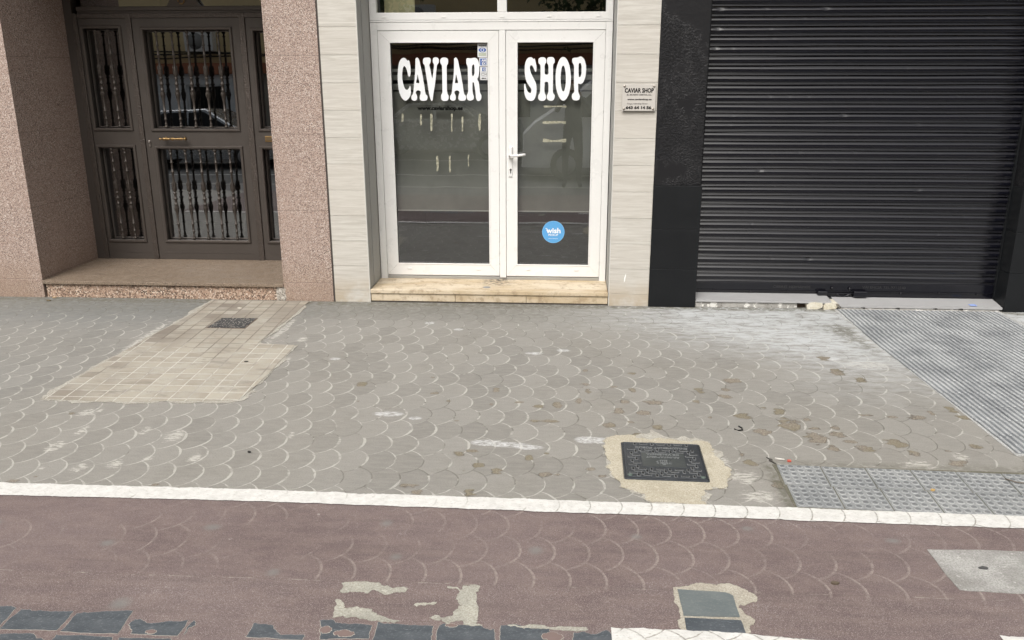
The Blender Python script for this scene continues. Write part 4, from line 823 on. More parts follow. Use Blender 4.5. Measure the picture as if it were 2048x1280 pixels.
LET1={'C':[[(-1.279,1.869),(-1.298,1.861),(-1.316,1.835),(-1.328,1.782),(-1.333,1.719),(-1.331,1.655),(-1.322,1.602),(-1.304,1.564),(-1.282,1.546),(-1.263,1.551),(-1.245,1.569),(-1.234,1.591),(-1.231,1.623),(-1.234,1.655),(-1.239,1.656),(-1.247,1.639),(-1.263,1.627),(-1.279,1.639),(-1.291,1.676),(-1.297,1.719),(-1.294,1.766),(-1.287,1.795),(-1.278,1.806),(-1.267,1.798),(-1.257,1.772),(-1.25,1.74),(-1.241,1.727),(-1.232,1.74),(-1.228,1.777),(-1.231,1.819),(-1.239,1.848),(-1.252,1.848),(-1.265,1.864)]],'A':[[(-1.171,1.87),(-1.185,1.863),(-1.188,1.845),(-1.19,1.803),(-1.195,1.74),(-1.205,1.666),(-1.214,1.602),(-1.228,1.58),(-1.228,1.556),(-1.215,1.546),(-1.196,1.546),(-1.186,1.556),(-1.183,1.578),(-1.192,1.602),(-1.19,1.615),(-1.176,1.623),(-1.16,1.619),(-1.153,1.607),(-1.158,1.591),(-1.163,1.575),(-1.162,1.556),(-1.148,1.545),(-1.114,1.546),(-1.102,1.561),(-1.103,1.583),(-1.116,1.599),(-1.125,1.666),(-1.136,1.74),(-1.148,1.803),(-1.158,1.85)],[(-1.175,1.744),(-1.18,1.713),(-1.187,1.682),(-1.175,1.68),(-1.162,1.68),(-1.168,1.713)]],'V':[[(-1.102,1.87),(-1.121,1.865),(-1.129,1.845),(-1.127,1.824),(-1.116,1.808),(-1.108,1.75),(-1.099,1.687),(-1.088,1.602),(-1.075,1.551),(-1.068,1.544),(-1.061,1.551),(-1.052,1.602),(-1.038,1.676),(-1.024,1.782),(-1.019,1.813),(-1.007,1.829),(-1.004,1.855),(-1.014,1.869),(-1.036,1.871),(-1.049,1.863),(-1.052,1.837),(-1.043,1.816),(-1.046,1.782),(-1.053,1.74),(-1.059,1.717),(-1.065,1.74),(-1.074,1.787),(-1.079,1.816),(-1.07,1.832),(-1.068,1.858),(-1.08,1.869)]],'I':[[(-0.962,1.87),(-0.985,1.864),(-0.994,1.845),(-0.99,1.824),(-0.981,1.808),(-0.98,1.74),(-0.981,1.655),(-0.982,1.607),(-0.992,1.586),(-0.991,1.559),(-0.978,1.544),(-0.95,1.544),(-0.936,1.556),(-0.933,1.583),(-0.943,1.604),(-0.945,1.655),(-0.944,1.74),(-0.943,1.803),(-0.934,1.824),(-0.931,1.85),(-0.942,1.866)]],'A2':[[(-0.868,1.869),(-0.882,1.863),(-0.885,1.844),(-0.886,1.803),(-0.89,1.739),(-0.9,1.665),(-0.908,1.602),(-0.921,1.58),(-0.921,1.556),(-0.908,1.547),(-0.889,1.547),(-0.879,1.556),(-0.877,1.578),(-0.886,1.602),(-0.884,1.615),(-0.87,1.623),(-0.854,1.619),(-0.847,1.607),(-0.852,1.591),(-0.856,1.575),(-0.855,1.556),(-0.841,1.546),(-0.808,1.547),(-0.796,1.562),(-0.797,1.583),(-0.81,1.599),(-0.82,1.665),(-0.832,1.739),(-0.845,1.802),(-0.855,1.85)],[(-0.871,1.744),(-0.876,1.713),(-0.881,1.681),(-0.87,1.68),(-0.857,1.68),(-0.863,1.713)]],'R':[[(-0.781,1.865),(-0.789,1.852),(-0.788,1.823),(-0.78,1.802),(-0.778,1.739),(-0.778,1.665),(-0.778,1.612),(-0.788,1.591),(-0.79,1.57),(-0.78,1.549),(-0.758,1.547),(-0.738,1.556),(-0.734,1.58),(-0.742,1.602),(-0.744,1.655),(-0.742,1.679),(-0.735,1.684),(-0.729,1.665),(-0.721,1.612),(-0.716,1.564),(-0.705,1.544),(-0.686,1.546),(-0.675,1.564),(-0.674,1.586),(-0.685,1.607),(-0.689,1.655),(-0.695,1.687),(-0.705,1.708),(-0.697,1.723),(-0.69,1.76),(-0.688,1.802),(-0.693,1.839),(-0.707,1.862),(-0.726,1.868),(-0.753,1.864)],[(-0.736,1.818),(-0.744,1.802),(-0.747,1.76),(-0.743,1.734),(-0.736,1.733),(-0.727,1.75),(-0.726,1.787),(-0.729,1.813)]]}
LET2={'S':[[(-0.289,1.871),(-0.312,1.863),(-0.329,1.831),(-0.334,1.788),(-0.332,1.737),(-0.321,1.693),(-0.299,1.656),(-0.283,1.634),(-0.284,1.609),(-0.295,1.603),(-0.311,1.616),(-0.324,1.649),(-0.331,1.671),(-0.338,1.667),(-0.338,1.634),(-0.334,1.594),(-0.318,1.557),(-0.291,1.544),(-0.265,1.55),(-0.247,1.583),(-0.241,1.627),(-0.245,1.671),(-0.262,1.707),(-0.281,1.744),(-0.292,1.773),(-0.294,1.798),(-0.285,1.811),(-0.274,1.806),(-0.262,1.784),(-0.253,1.764),(-0.245,1.767),(-0.243,1.802),(-0.251,1.842),(-0.259,1.861),(-0.266,1.856),(-0.276,1.867)]],'H':[[(-0.191,1.871),(-0.217,1.867),(-0.229,1.849),(-0.225,1.824),(-0.213,1.809),(-0.211,1.744),(-0.212,1.671),(-0.214,1.609),(-0.227,1.586),(-0.227,1.561),(-0.211,1.546),(-0.184,1.546),(-0.169,1.561),(-0.168,1.586),(-0.179,1.609),(-0.179,1.671),(-0.174,1.686),(-0.155,1.685),(-0.15,1.671),(-0.149,1.609),(-0.16,1.586),(-0.159,1.561),(-0.142,1.547),(-0.116,1.547),(-0.101,1.564),(-0.101,1.59),(-0.113,1.609),(-0.114,1.671),(-0.114,1.744),(-0.114,1.813),(-0.103,1.831),(-0.104,1.856),(-0.12,1.871),(-0.15,1.87),(-0.162,1.856),(-0.161,1.827),(-0.151,1.809),(-0.15,1.751),(-0.16,1.742),(-0.173,1.744),(-0.179,1.755),(-0.179,1.813),(-0.168,1.831),(-0.171,1.859)]],'O':[[(0.025,1.71),(0.022,1.648),(0.01,1.594),(-0.009,1.559),(-0.032,1.546),(-0.055,1.559),(-0.075,1.594),(-0.089,1.648),(-0.094,1.71),(-0.091,1.773),(-0.078,1.825),(-0.06,1.86),(-0.037,1.872),(-0.014,1.86),(0.006,1.825),(0.019,1.772)],[(-0.014,1.712),(-0.015,1.676),(-0.019,1.644),(-0.025,1.623),(-0.033,1.616),(-0.041,1.623),(-0.048,1.644),(-0.053,1.676),(-0.055,1.712),(-0.054,1.749),(-0.05,1.78),(-0.044,1.801),(-0.036,1.808),(-0.028,1.801),(-0.021,1.78),(-0.016,1.749)]],'P':[[(0.038,1.863),(0.032,1.841),(0.039,1.823),(0.047,1.805),(0.048,1.744),(0.049,1.671),(0.052,1.612),(0.039,1.598),(0.034,1.575),(0.044,1.553),(0.067,1.548),(0.089,1.553),(0.097,1.576),(0.09,1.598),(0.084,1.612),(0.082,1.656),(0.083,1.674),(0.102,1.671),(0.121,1.685),(0.137,1.729),(0.141,1.78),(0.136,1.823),(0.121,1.859),(0.098,1.875),(0.075,1.868)],[(0.09,1.827),(0.083,1.809),(0.084,1.736),(0.092,1.723),(0.101,1.73),(0.106,1.758),(0.105,1.801),(0.099,1.823)]]}

def ffit(polys): return polys
ly = GY-.0015
for nm, L_, P_ in (('CAVIAR', LET1, LL), ('SHOP', LET2, RL)):
    for ch, polys in L_.items(): glyphs('vinyl_letter', polys, M_VIN, P_, ly, .0012, True, gyf)
text('web_address', 'www.caviarshop.es', .362, .042, -1.003, 1.4835, ly, M_INK, LL, .055, yf=gyf)
# stickers in the corner of the left leaf
def sticker(name, x0, x1, z0, z1, mat, parent, **k):
    m = MB(); e_ = .0006; zc = (z0+z1)/2; m.add([(x0, ly+gyf(z0), z0), (x1, ly+gyf(z0), z0), (x1, ly+gyf(z1), z1), (x0, ly+gyf(z1), z1), (x0, ly+.001+gyf(z0), z0), (x1, ly+.001+gyf(z0), z0), (x1, ly+.001+gyf(z1), z1), (x0, ly+.001+gyf(z1), z1)], [(0, 1, 2, 3), (7, 6, 5, 4), (0, 4, 5, 1), (1, 5, 6, 2), (2, 6, 7, 3), (3, 7, 4, 0)])
    return m.build(name, mat, parent, **k)
M_STK = plain('sticker_white', (.70, .71, .72), .5, var=.03)
s1 = sticker('sticker', -.700, -.626, 1.872, 1.972, M_STK, LL, label='warning sticker with a blue eye')
ly2 = ly-.0008
text('printing', 'WARNING', .060, .011, -.663, 1.957, ly2, M_INK, s1, .03, yf=gyf)
zz_ = 1.925; glyphs('eye', [[(-.663+.030*math.cos(a), zz_+.017*math.copysign(abs(math.sin(a))**1.3, math.sin(a))) for a in np.linspace(0, 2*math.pi, 25)[:-1]], [(-.663+.0145*math.cos(a), zz_+.0145*math.sin(a)) for a in np.linspace(0, 2*math.pi, 17)[:-1]]], M_BLUE, s1, ly2, .0006, False, gyf)
glyphs('eye', [[(-.663+.009*math.cos(a), zz_+.009*math.sin(a)) for a in np.linspace(0, 2*math.pi, 17)[:-1]]], M_BLUE, s1, ly2, .0006, False, gyf)
for k in range(3):
    mm = MB(); zc = 1.901-.008*k; mm.box(-.692, -.634, ly2-.0002+gyf(zc), ly2+.0004+gyf(zc), zc-.002, zc+.002); mm.build('small_print', plain('print_green', (.30, .36, .20), .6), s1)
s2 = sticker('sticker', -.688, -.624, 1.804, 1.869, M_STK, LL, label='square blue card sticker')
b2 = sticker('blue_field', -.681, -.632, 1.811, 1.862, M_BLUE, s2); b2.location.y = -.0006
text('printing', 'AM', .036, .020, -.653, 1.848, ly2-.0012, M_STK, s2, .04, yf=gyf); text('printing', 'EX', .032, .020, -.651, 1.824, ly2-.0012, M_STK, s2, .04, yf=gyf)
s3 = sticker('sticker', -.682, -.622, 1.702, 1.799, M_STK, LL, label='tall white payment sticker with small print')
b3 = sticker('blue_field', -.666, -.638, 1.768, 1.795, M_BLUE, s3); b3.location.y = -.0006
text('printing', 'G', .018, .018, -.650, 1.781, ly2-.0012, M_STK, s3, .03, yf=gyf)
mm = MB(); mitre(mm, -.672, -.648, 1.736, 1.752, .002, ly2+gyf(1.74)-.0004, ly2+gyf(1.74)+.001, 0, .0002, 0); mm.build('card_symbol', M_INK, s3)
text('printing', '€', .010, .014, -.636, 1.744, ly2, M_INK, s3, .02, yf=gyf)
text('printing', 'BBVA', .036, .009, -.652, 1.714, ly2, M_INK, s3, .04, yf=gyf)
for k, zc in enumerate((1.763, 1.758, 1.727)):
    mm = MB(); mm.box(-.674, -.630, ly2-.0002+gyf(zc), ly2+.0004+gyf(zc), zc-.0008, zc+.0008); mm.build('small_print', plain('print_grey', (.25, .25, .3), .6), s3)
# round blue pickup sticker
zz_ = .508; cx_ = -.0965
def disc(r, dz=0): return [[(cx_+r*math.cos(a), zz_+dz+r*math.sin(a)) for a in np.linspace(0, 2*math.pi, 41)[:-1]]]
M_SKY = plain('sky_blue_print', (.10, .34, .66), .45, var=.03)
pk = glyphs('round_sticker', disc(.0915), M_SKY, RL, ly, .001, False, gyf, label='round sky blue wish pickup sticker')
glyphs('sticker_ring', disc(.0895)+disc(.0880), plain('pale_blue', (.30, .55, .80), .5), pk, ly2, .0006, False, gyf)
text('printing', 'wish', .118, .045, -.0965, .520, ly2-.0004, M_VIN, pk, .03, yf=gyf)
text('printing', 'PICKUP', .078, .016, -.0965, .484, ly2-.0004, M_VIN, pk, .02, yf=gyf)
text('printing', 'www.wish.com', .078, .008, -.0965, .455, ly2-.0004, M_VIN, pk, .0, yf=gyf)
mm = MB(); mm.tube([(-.160, ly2+gyf(.53)-.001, .538), (-.150, ly2+gyf(.53)-.001, .536), (-.143, ly2+gyf(.53)-.001, .530), (-.140, ly2+gyf(.53)-.001, .515)], .0028, 5); mm.build('swash', M_VIN, pk)
# leftover adhesive tape
n = N('old_tape'); c = n.mix(n.ramp(n.noise(60, 4, .7), .35, .65), (.17, .165, .12), (.42, .41, .32)); M_TAPE = n.fin(c, .45)
for i, (x, z1, z0) in enumerate([(-1.306, 1.445, 1.379), (-1.157, 1.441, 1.352), (-1.076, 1.445, 1.305), (-.911, 1.445, 1.305), (-.826, 1.423, 1.306), (-.689, 1.446, 1.315), (-1.037, 1.115, .990), (-.933, 1.116, .985), (-.782, 1.126, 1.030)]):
    w_ = .0078; pl = rag([(x-w_, z0), (x+w_*.7, z0+.006), (x+w_, z1), (x-w_*.9, z1-.003)], .003, 3, .6, i)
    glyphs('tape_strip', [pl], M_TAPE, LL, ly, .0006, False, gyf)
for i, (x0, x1, z, h) in enumerate([(-.178, -.008, 1.500, .008), (-.190, -.008, 1.378, .010), (-.190, -.006, 1.242, .014)]):
    pl = rag([(x0, z-h), (x1, z-h), (x1, z+h), (x0, z+h)], .004, 4, .6, i+20); glyphs('tape_strip', [pl], M_TAPE, RL, ly, .0006, False, gyf)
# lever handle
mb = MB(); mb.box(-.4585, -.4275, SY0-.008, SY0+.001, .955, 1.195, 0, .004); hp = mb.build('handle_plate', M_PVC, RL)
mb = MB(); mb.box(-.457, -.429, SY0-.026, SY0-.007, 1.100, 1.192, 0, .008); mb.tube([(-.443, SY0-.008, 1.122), (-.443, SY0-.058, 1.122), (-.436, SY0-.066, 1.122), (-.39, SY0-.068, 1.128), (-.322, SY0-.066, 1.138)], [.012, .012, .012, .0105, .0095], 12); mb.build('lever', M_PVC, hp)
mb = MB(); mb.lathe([(-.0100, .0085), (-.0075, .0085)], (-.443, SY0, 1.012), 'y', 14); mb.box(-.447, -.439, SY0-.0098, SY0-.0075, .984, 1.010); mb.build('keyhole', plain('keyhole_steel', (.05, .05, .05), .4, .5), hp)
# inside the shop
n = N('grey_board'); c = n.mix(n.ramp(n.noise(3, 4), .3, .7), (.21, .21, .192), (.27, .27, .245)); M_BOARD = n.fin(c, .7)
bl = empty('inner_blind', (0, 0, 0), label='grey board and slats hanging behind the shop door glass', cat='blind')
mb = MB(); mb.box(-1.45, .27, .470, .478, .668, 1.612); mb.build('board', M_BOARD, bl)
mb = MB(); mb.box(-1.45, .27, .466, .469, .660, .670); mb.build('bottom_rail', plain('rail', (.55, .55, .52), .5), bl)
for a, b in ((1.624, 1.672), (1.700, 1.740), (1.762, 1.786)):
    mb = MB(); mb.box(-1.45, .27, .468, .480, a, b, 0, .003); mb.build('slat', plain('slat_grey', (.32, .32, .30), .6), bl)
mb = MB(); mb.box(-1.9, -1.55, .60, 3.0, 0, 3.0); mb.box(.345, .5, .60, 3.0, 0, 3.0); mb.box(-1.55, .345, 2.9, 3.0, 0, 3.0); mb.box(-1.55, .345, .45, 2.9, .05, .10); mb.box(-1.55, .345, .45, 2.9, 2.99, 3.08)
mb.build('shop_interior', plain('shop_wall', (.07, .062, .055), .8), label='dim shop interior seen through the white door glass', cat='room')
mb = MB(); mb.box(-1.44, -1.20, .52, .54, 2.10, 2.9, 0, .004); mb.build('yellow_panel', plain('cream_panel', (.62, .58, .36), .6, sc=20), label='cream yellow panel behind the left transom window', cat='panel')

# ------------------------------------------------------------------ small acrylic sign
n = N('frosted_acrylic'); M_ACR = n.fin(n.mix(n.noise(8, 3), (.49, .465, .43), (.55, .53, .50)), .25)
sg = empty('wall_sign', (0, 0, 0), label='small CAVIAR SHOP plate on four studs fixed to the right tiled pillar', cat='sign')
mb = MB(); mb.box(.398, .640, -.026, -.021, 1.488, 1.676, 0, .001); mb.build('plate', M_ACR, sg)
for x, z in ((.413, 1.662), (.626, 1.662), (.413, 1.502), (.624, 1.502)):
    mb = MB(); mb.lathe([(-.032, .0075), (-.029, .0095), (-.0262, .0095), (-.0208, .0065), (-.002, .0065)], (x, 0, z), 'y', 14); mb.build('stud', plain('steel_stud', (.38, .35, .31), .35, .8), sg)
sy = -.0262
text('lettering', 'CAVIAR SHOP', .209, .033, .520, 1.632, sy, M_INK, sg, .035); text('lettering', 'EL MUNDO OSETRA, S.L.', .178, .0105, .521, 1.6005, sy, M_INK, sg, .02)
text('lettering', 'www.caviarshop.es', .176, .017, .524, 1.5675, sy, M_INK, sg, .03); text('lettering', 'Carga y descarga llamar:', .150, .012, .510, 1.5375, sy, M_INK, sg, .0)
text('lettering', '643 64 14 56', .184, .022, .519, 1.5110, sy, M_INK, sg, .045)

# ------------------------------------------------------------------ black pillars and roller shutter
def blackpillar(x0, x1, bx0, bx1, label, right=False):
    o = empty('black_pillar', (0, 0, 0), label=label, cat='pillar')
    m = MB(); m.box(x0, x1, 0, .60, .943, 1.842); m.box(x0, x1, -.0005, .60, 1.8432, 3.0); m.build('textured_wall', M_BW, o)
    m = MB()
    for a, b in ((0, .3005), (.3018, .6115), (.6128, .941)): m.box(bx0, bx1, -.012, .58, a, b, 0, .0025)
    m.build('base_tiles', M_BT, o)
    m = MB(); m.box(x0+.01, x1-.01, .0, .5, 0, .94); m.build('core', M_DARKGAP, o); return o
blackpillar(.659, 1.004, .655, 1.018, 'black painted pillar between the pale tiles and the shutter')
blackpillar(3.345, 6.2, 3.338, 6.2, 'black painted pillar at the right edge beyond the shutter')
sh = empty('roller_shutter', (0, 0, 0), label='closed glossy black roller shutter with ribbed slats', cat='shutter')
SX0, SX1, SYY = 1.02, 3.336, .172
def slatmesh():
    # cross-section of one pitch, from the bottom upwards: (y outwards negative, z)
    prof = [(.012, .0), (.0115, .004), (.004, .0055), (.0005, .008), (.0035, .0108), (.0075, .0125), (.0070, .0155), (.0025, .0175), (.0003, .0200), (.0030, .0225), (.0055, .0245)]
    prof = [(.013, 0), (.0125, .003), (.0010, .0035), (.0000, .0055), (.0036, .0118), (.0048, .0124), (.0005, .0130), (-.0010, .0150), (.0022, .0208), (.0024, .0214), (-.0035, .0225), (-.0052, .027), (-.0058, .036), (-.0056, .0430), (-.0050, .0455), (-.0022, .0510), (.0012, .0565), (.0028, .0585), (.0110, .0600), (.0130, .0645), (.0130, .0683)]
    return prof
PF = slatmesh(); P0 = .1650
vs = []; fs = []; NX = 150; zrow = []
rng = random.Random(4)
dents = [(rng.uniform(SX0+.03, SX1-.03), P0+.0683*rng.randrange(0, 40)+rng.choice([.050, .054, .0465]), rng.uniform(.008, .018), rng.uniform(.0004, .0010)) for _ in range(50)]
for (px_, pz_) in [(1.10, 2.216), (1.09, 2.08), (1.08, 1.93), (2.05, 1.46), (1.47, 1.03), (2.66, .91), (1.9, .37), (1.85, 2.21)]: dents.append((px_, P0+.0683*round((pz_-P0)/.0683)-.0183, .022, .0022))
for s_ in range(41):
    for j, (yy, zz) in enumerate(PF if s_ == 0 else PF[1:]): zrow.append((yy, P0+s_*.0683+zz, s_))
sl = [(rng.uniform(-.0012, .0012), rng.uniform(-.0010, .0010), rng.uniform(0, 6)) for _ in range(41)]
X = np.linspace(SX0, SX1, NX)
for (yy, zz, s_) in zrow:
    a, b, ph = sl[s_]; wv = a*np.sin(X*2.3+ph)+b*np.sin(X*6.1+ph*2); y_ = SYY+yy+wv*.9; z_ = np.full(NX, zz)+wv*.8
    for (dx_, dz_, r_, dp) in dents:
        if abs(zz-dz_) < r_*1.2:
            k_ = np.exp(-((X-dx_)/r_)**2-((zz-dz_)/(r_*.45))**2)*dp; y_ = y_+k_; z_ = z_-k_*.35
    vs += [(float(x), float(y), float(z)) for x, y, z in zip(X, y_, z_)]
nr = len(zrow)
for j in range(nr-1):
    for i in range(NX-1): fs.append((j*NX+i, j*NX+i+1, (j+1)*NX+i+1, (j+1)*NX+i))
mb = MB(); mb.add(vs, fs, 0, False); cu_ = mb.build('slat_curtain', M_SH, sh)
mb = MB(); mb.box(SX0, SX1, SYY-.004, SYY+.012, .052, .1665, 0, .003); mb.box(SX0, SX1, SYY-.014, SYY-.003, .098, .103, 0, .001); mb.box(SX0, SX1, SYY-.012, SYY-.003, .054, .060, 0, .001)
for k in range(8): mb.lathe([(-.022, .003), (-.019, .0075), (-.012, .0085)], (1.18+.29*k, SYY, .098-(k % 2)*.004), 'y', 10)
bb = mb.build('bottom_bar', M_SH, sh)
M_EMB = plain('worn_paint_edge', (.16, .16, .165), .45)
text('embossed_letters', 'CIERRES HERMANOS', .29, .020, 1.79, .132, SYY-.0042, plain('embossed_black', (.030, .030, .032), .3), bb, .0); text('embossed_letters', 'VALENCIA TEL 3711540', .33, .020, 2.50, .136, SYY-.0042, plain('embossed_black', (.030, .030, .032), .3), bb, .0)
lk = MB(); lk.box(1.985, 2.062, SYY-.050, SYY-.004, .052, .112, 0, .010); lk.box(2.262, 2.368, SYY-.046, SYY-.004, .062, .112, 0, .008); lk.box(2.06, 2.27, SYY-.018, SYY-.004, .082, .092, 0, .002)
lk.lathe([(-.022, .008), (-.012, .012)], (2.10, SYY, .128), 'y', 10); lk.lathe([(-.022, .008), (-.012, .012)], (2.235, SYY, .126), 'y', 10); lk.tube([(2.13, SYY-.010, .092), (2.16, SYY-.016, .070), (2.20, SYY-.016, .064), (2.24, SYY-.012, .080), (2.255, SYY-.012, .10)], .005, 8)
lk.build('lock_boxes', M_SH, bb)
mb = MB(); mb.box(SX0-.016, SX0+.014, SYY-.03, SYY+.05, .04, 3.0); mb.build('side_guide', M_BT, sh)
mb = MB(); mb.box(SX1-.006, SX1+.008, SYY-.025, SYY+.05, .03, 3.0, 0, .001); mb.build('side_guide', M_BT, sh)
for r_ in range(3):                                   # perforated slats at the upper right
    for k in range(9):
        mm = MB(); x_ = 3.10+k*.024; z_ = P0+.0683*(30+r_)+.040-.0683*0
        if r_ == 0 and k > 8: continue
        mm.prism_y([(x_, z_-.008), (x_+.006, z_-.008), (x_+.014, z_+.008), (x_+.008, z_+.008)], SYY-.0065, SYY-.004); mm.build('vent_slot', plain('vent_edge', (.10, .10, .11), .4) if (r_, k) == (0, 0) else bpy.data.materials['vent_edge'], cu_)
# sills
M_ALU = plain('dull_aluminium', (.44, .44, .445), .5, .25, .12, 12)
def sill(x0, x1, yf_, zf, zb, label):
    m = MB(); yb = SYY-.005; t_ = .005
    m.add([(x0, yf_, zf), (x1, yf_, zf), (x1, yb, zb), (x0, yb, zb), (x0, yf_, zf-t_), (x1, yf_, zf-t_), (x1, yb, zb-t_), (x0, yb, zb-t_), (x0, yf_, zf-.016), (x1, yf_, zf-.016), (x0, yf_+.003, zf-.016), (x1, yf_+.003, zf-.016)],
          [(0, 1, 2, 3), (7, 6, 5, 4), (0, 3, 7, 4), (1, 5, 6, 2), (2, 6, 7, 3), (0, 8, 9, 1), (8, 10, 11, 9), (10, 4, 5, 11)]); return m.build('metal_sill', M_ALU, label=label, cat='sill')
sill(1.022, 2.055, -.008, .0625, .078, 'left length of pale metal sill under the shutter, resting on broken concrete')
sill(2.100, 3.332, -.008, .0335, .058, 'right length of pale metal sill under the shutter, lying lower by the ribbed tiles')
n = N('crumbled_render'); c = n.mix(n.ramp(n.noise(9, 4), .35, .65), (.30, .29, .27), (.42, .41, .39)); c = n.mix(n.ramp(n.noise(16, 4, .7), .52, .6), c, (.74, .73, .70)); c = n.mix(n.ramp(n.noise(70, 3), .6, .7, 0, .7), c, (.12, .11, .10)); M_CRUM = n.fin(c, .85, nrm=n.bump(n.noise(40, 5), .01, .8))
def lumpy(name, x0, x1, y0, y1, z0, z1, mat, label, cat, seed, amp=.006, cuts=18):
    m = bmesh.new(); bmesh.ops.create_cube(m, size=1); bmesh.ops.subdivide_edges(m, edges=m.edges[:], cuts=5, use_grid_fill=True)
    rr = random.Random(seed)
    for v in m.verts:
        v.co = Vector((x0+(v.co.x+.5)*(x1-x0), y0+(v.co.y+.5)*(y1-y0), z0+(v.co.z+.5)*(z1-z0)))
        v.co += Vector((rr.gauss(0, amp), rr.gauss(0, amp*.7), rr.gauss(0, amp*.6) if v.co.z > z0+.003 else 0))
    b = MB(); b.bm(m); return b.build(name, mat, label=label, cat=cat)
mb = MB(); mb.box(1.02, 1.80, .004, .17, 0, .0565, 0, .004); mb.build('concrete_threshold', M_CRUM, label='flaking grey concrete threshold under the left metal sill', cat='threshold')
mb = MB(); mb.box(1.80, 3.335, .045, .17, -.001, .028); mb.build('threshold_bed', plain('dark_rubble', (.11, .08, .06), .9, var=.4, sc=40), label='dark crumbled bed under the shutter sill, in the gap between the fragments', cat='threshold')
M_SHARD = mat_cement('cream_shard', (.56, .52, .40), (.74, .72, .65), (.40, .34, .22))
mb = MB(); mb.prism_y([(1.875, 0), (1.868, .030), (1.895, .052), (1.93, .056), (1.985, .050), (1.992, .034), (1.985, .012), (1.95, .001)], -.012, .11); mb.build('marble_fragment', M_SHARD, label='broken cream marble fragment under the sill, next to the dark hole', cat='fragment')
mb = MB(); mb.prism_y([(1.998, .0), (1.996, .030), (2.012, .048), (2.05, .052), (2.095, .055), (2.108, .040), (2.102, .022), (2.085, .006), (2.04, .002)], -.018, .10); mb.build('marble_fragment', M_SHARD, label='broken cream marble fragment at the step between the two sills', cat='fragment')
mb = MB(); mb.tube([(2.088, -.024, .046), (2.104, -.028, .040), (2.118, -.026, .026), (2.112, -.022, .010)], [.006, .009, .008, .006], 8); mb.build('mortar_lump', plain('lump', (.20, .18, .15), .9), label='curled brown lump at the joint of the two sills', cat='rubble')
mb = MB(); mb.prism_z(rag([(2.11, -.022), (3.31, -.020), (3.31, .03), (2.11, .03)], .006, 5, .6, 9), 0, .011); mb.build('mortar_strip', M_CRUM, label='whitish mortar strip along the foot of the right sill', cat='mortar')
for i, x in enumerate((2.30, 2.56, 2.84, 3.03)):
    mb = MB(); mb.box(x-.009, x+.009, -.020, .0, .002, .022, 0, .002); mb.box(x-.020, x+.006, -.013, -.004, .014, .020, 0, .001)
    mb.build('sill_bracket', plain('bracket_iron', (.05, .048, .045), .6, .4) if i == 0 else bpy.data.materials['bracket_iron'], label='small dark bracket under the right sill, %s from the left' % nn[i], cat='bracket', group='brackets under the right sill')
mb = MB(); mb.box(3.10, 3.15, .002, .05, .042, .0445, 0, .001); mb.build('blue_scrap', plain('pale_blue_scrap', (.28, .38, .70), .6), label='pale blue smudge of paper on the right metal sill', cat='litter')

# ------------------------------------------------------------------ wall above the ground floor, behind the frame's top
M_UP = plain('upper_render', (.45, .40, .33), .85, sc=2)
up_ = empty('upper_wall', (0, 0, 0), label='rendered wall above the shop fronts', cat='wall')
mb = MB(); mb.box(-7, 7, .0, .6, 3.02, 4.2); mb.box(-7, 7, -.55, .0, 3.75, 3.92); mb.box(-7, 7, .0, .6, 4.35, 9.5); mb.build('render', M_UP, up_)  # second box is an unseen overhang, added to shade the facade
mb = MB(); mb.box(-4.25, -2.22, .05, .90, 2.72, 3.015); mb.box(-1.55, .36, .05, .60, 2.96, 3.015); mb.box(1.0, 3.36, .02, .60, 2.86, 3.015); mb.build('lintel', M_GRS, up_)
mb = MB()
for x in (-5.2, -2.2, .8, 3.8): mb.box(x-.6, x+.6, -.02, .0, 5.2, 7.0)
mb.build('shutters', plain('green_blind', (.12, .16, .12), .6), up_)
# ------------------------------------------------------------------ across the street: what the glass mirrors
OY = -17.0
M_CREAM = plain('cream_render', (.75, .60, .34), .85, sc=1.5); M_WHT = plain('white_render', (.80, .83, .86), .85, sc=1.5); M_TERC = plain('terracotta', (.45, .18, .10), .8)
ob = empty('apartment_block', (0, 0, 0), label='cream and white apartment block across the street', cat='building')
mb = MB(); mb.box(-30, 30, OY-8, OY, 2.52, 9.5); mb.build('upper_storeys', M_CREAM, ob)
mb = MB(); mb.box(-30, -9.0, OY-8, OY+.02, 0, 2.19); mb.box(-3.0, 30, OY-8, OY+.02, 0, 2.19); mb.build('ground_floor', M_WHT, ob)
mb = MB(); mb.box(-9.0, -3.0, OY-8, OY-.05, 0, 2.19); mb.build('shop_front', plain('greige', (.36, .33, .28), .8), ob)
mb = MB(); mb.box(-30, 30, OY-.4, OY+.20, 2.20, 2.50); mb.build('ledge', M_TERC, ob)
wi = 0
for x in [-28.6+3*k for k in range(20)]:
    mb = MB(); mitre(mb, x-.62, x+.62, .75, 1.9, .10, OY-.06, OY+.06, 0, .01); f_ = mb.build('window', plain('win_white', (.7, .7, .68), .6) if wi == 0 else bpy.data.materials['win_white'], ob); wi += 1
    f_.rotation_euler = (0, 0, 0)
    mb = MB(); mb.box(x-.55, x+.55, OY+.021, OY+.03, .8, 1.85); mb.build('pane', M_BT, f_)
    mb = MB()
    for k in range(9): mb.box(x-.5+k*.12, x-.48+k*.12, OY+.05, OY+.07, .8, 1.85)
    mb.build('window_bars', M_BLK, f_)
for x in range(-26, 28, 4):
    for z in (3.9, 6.6):
        mb = MB(); mb.box(x-.6, x+.6, OY-.02, OY+.03, z, z+1.7); mb.build('upper_window', M_BT, ob)
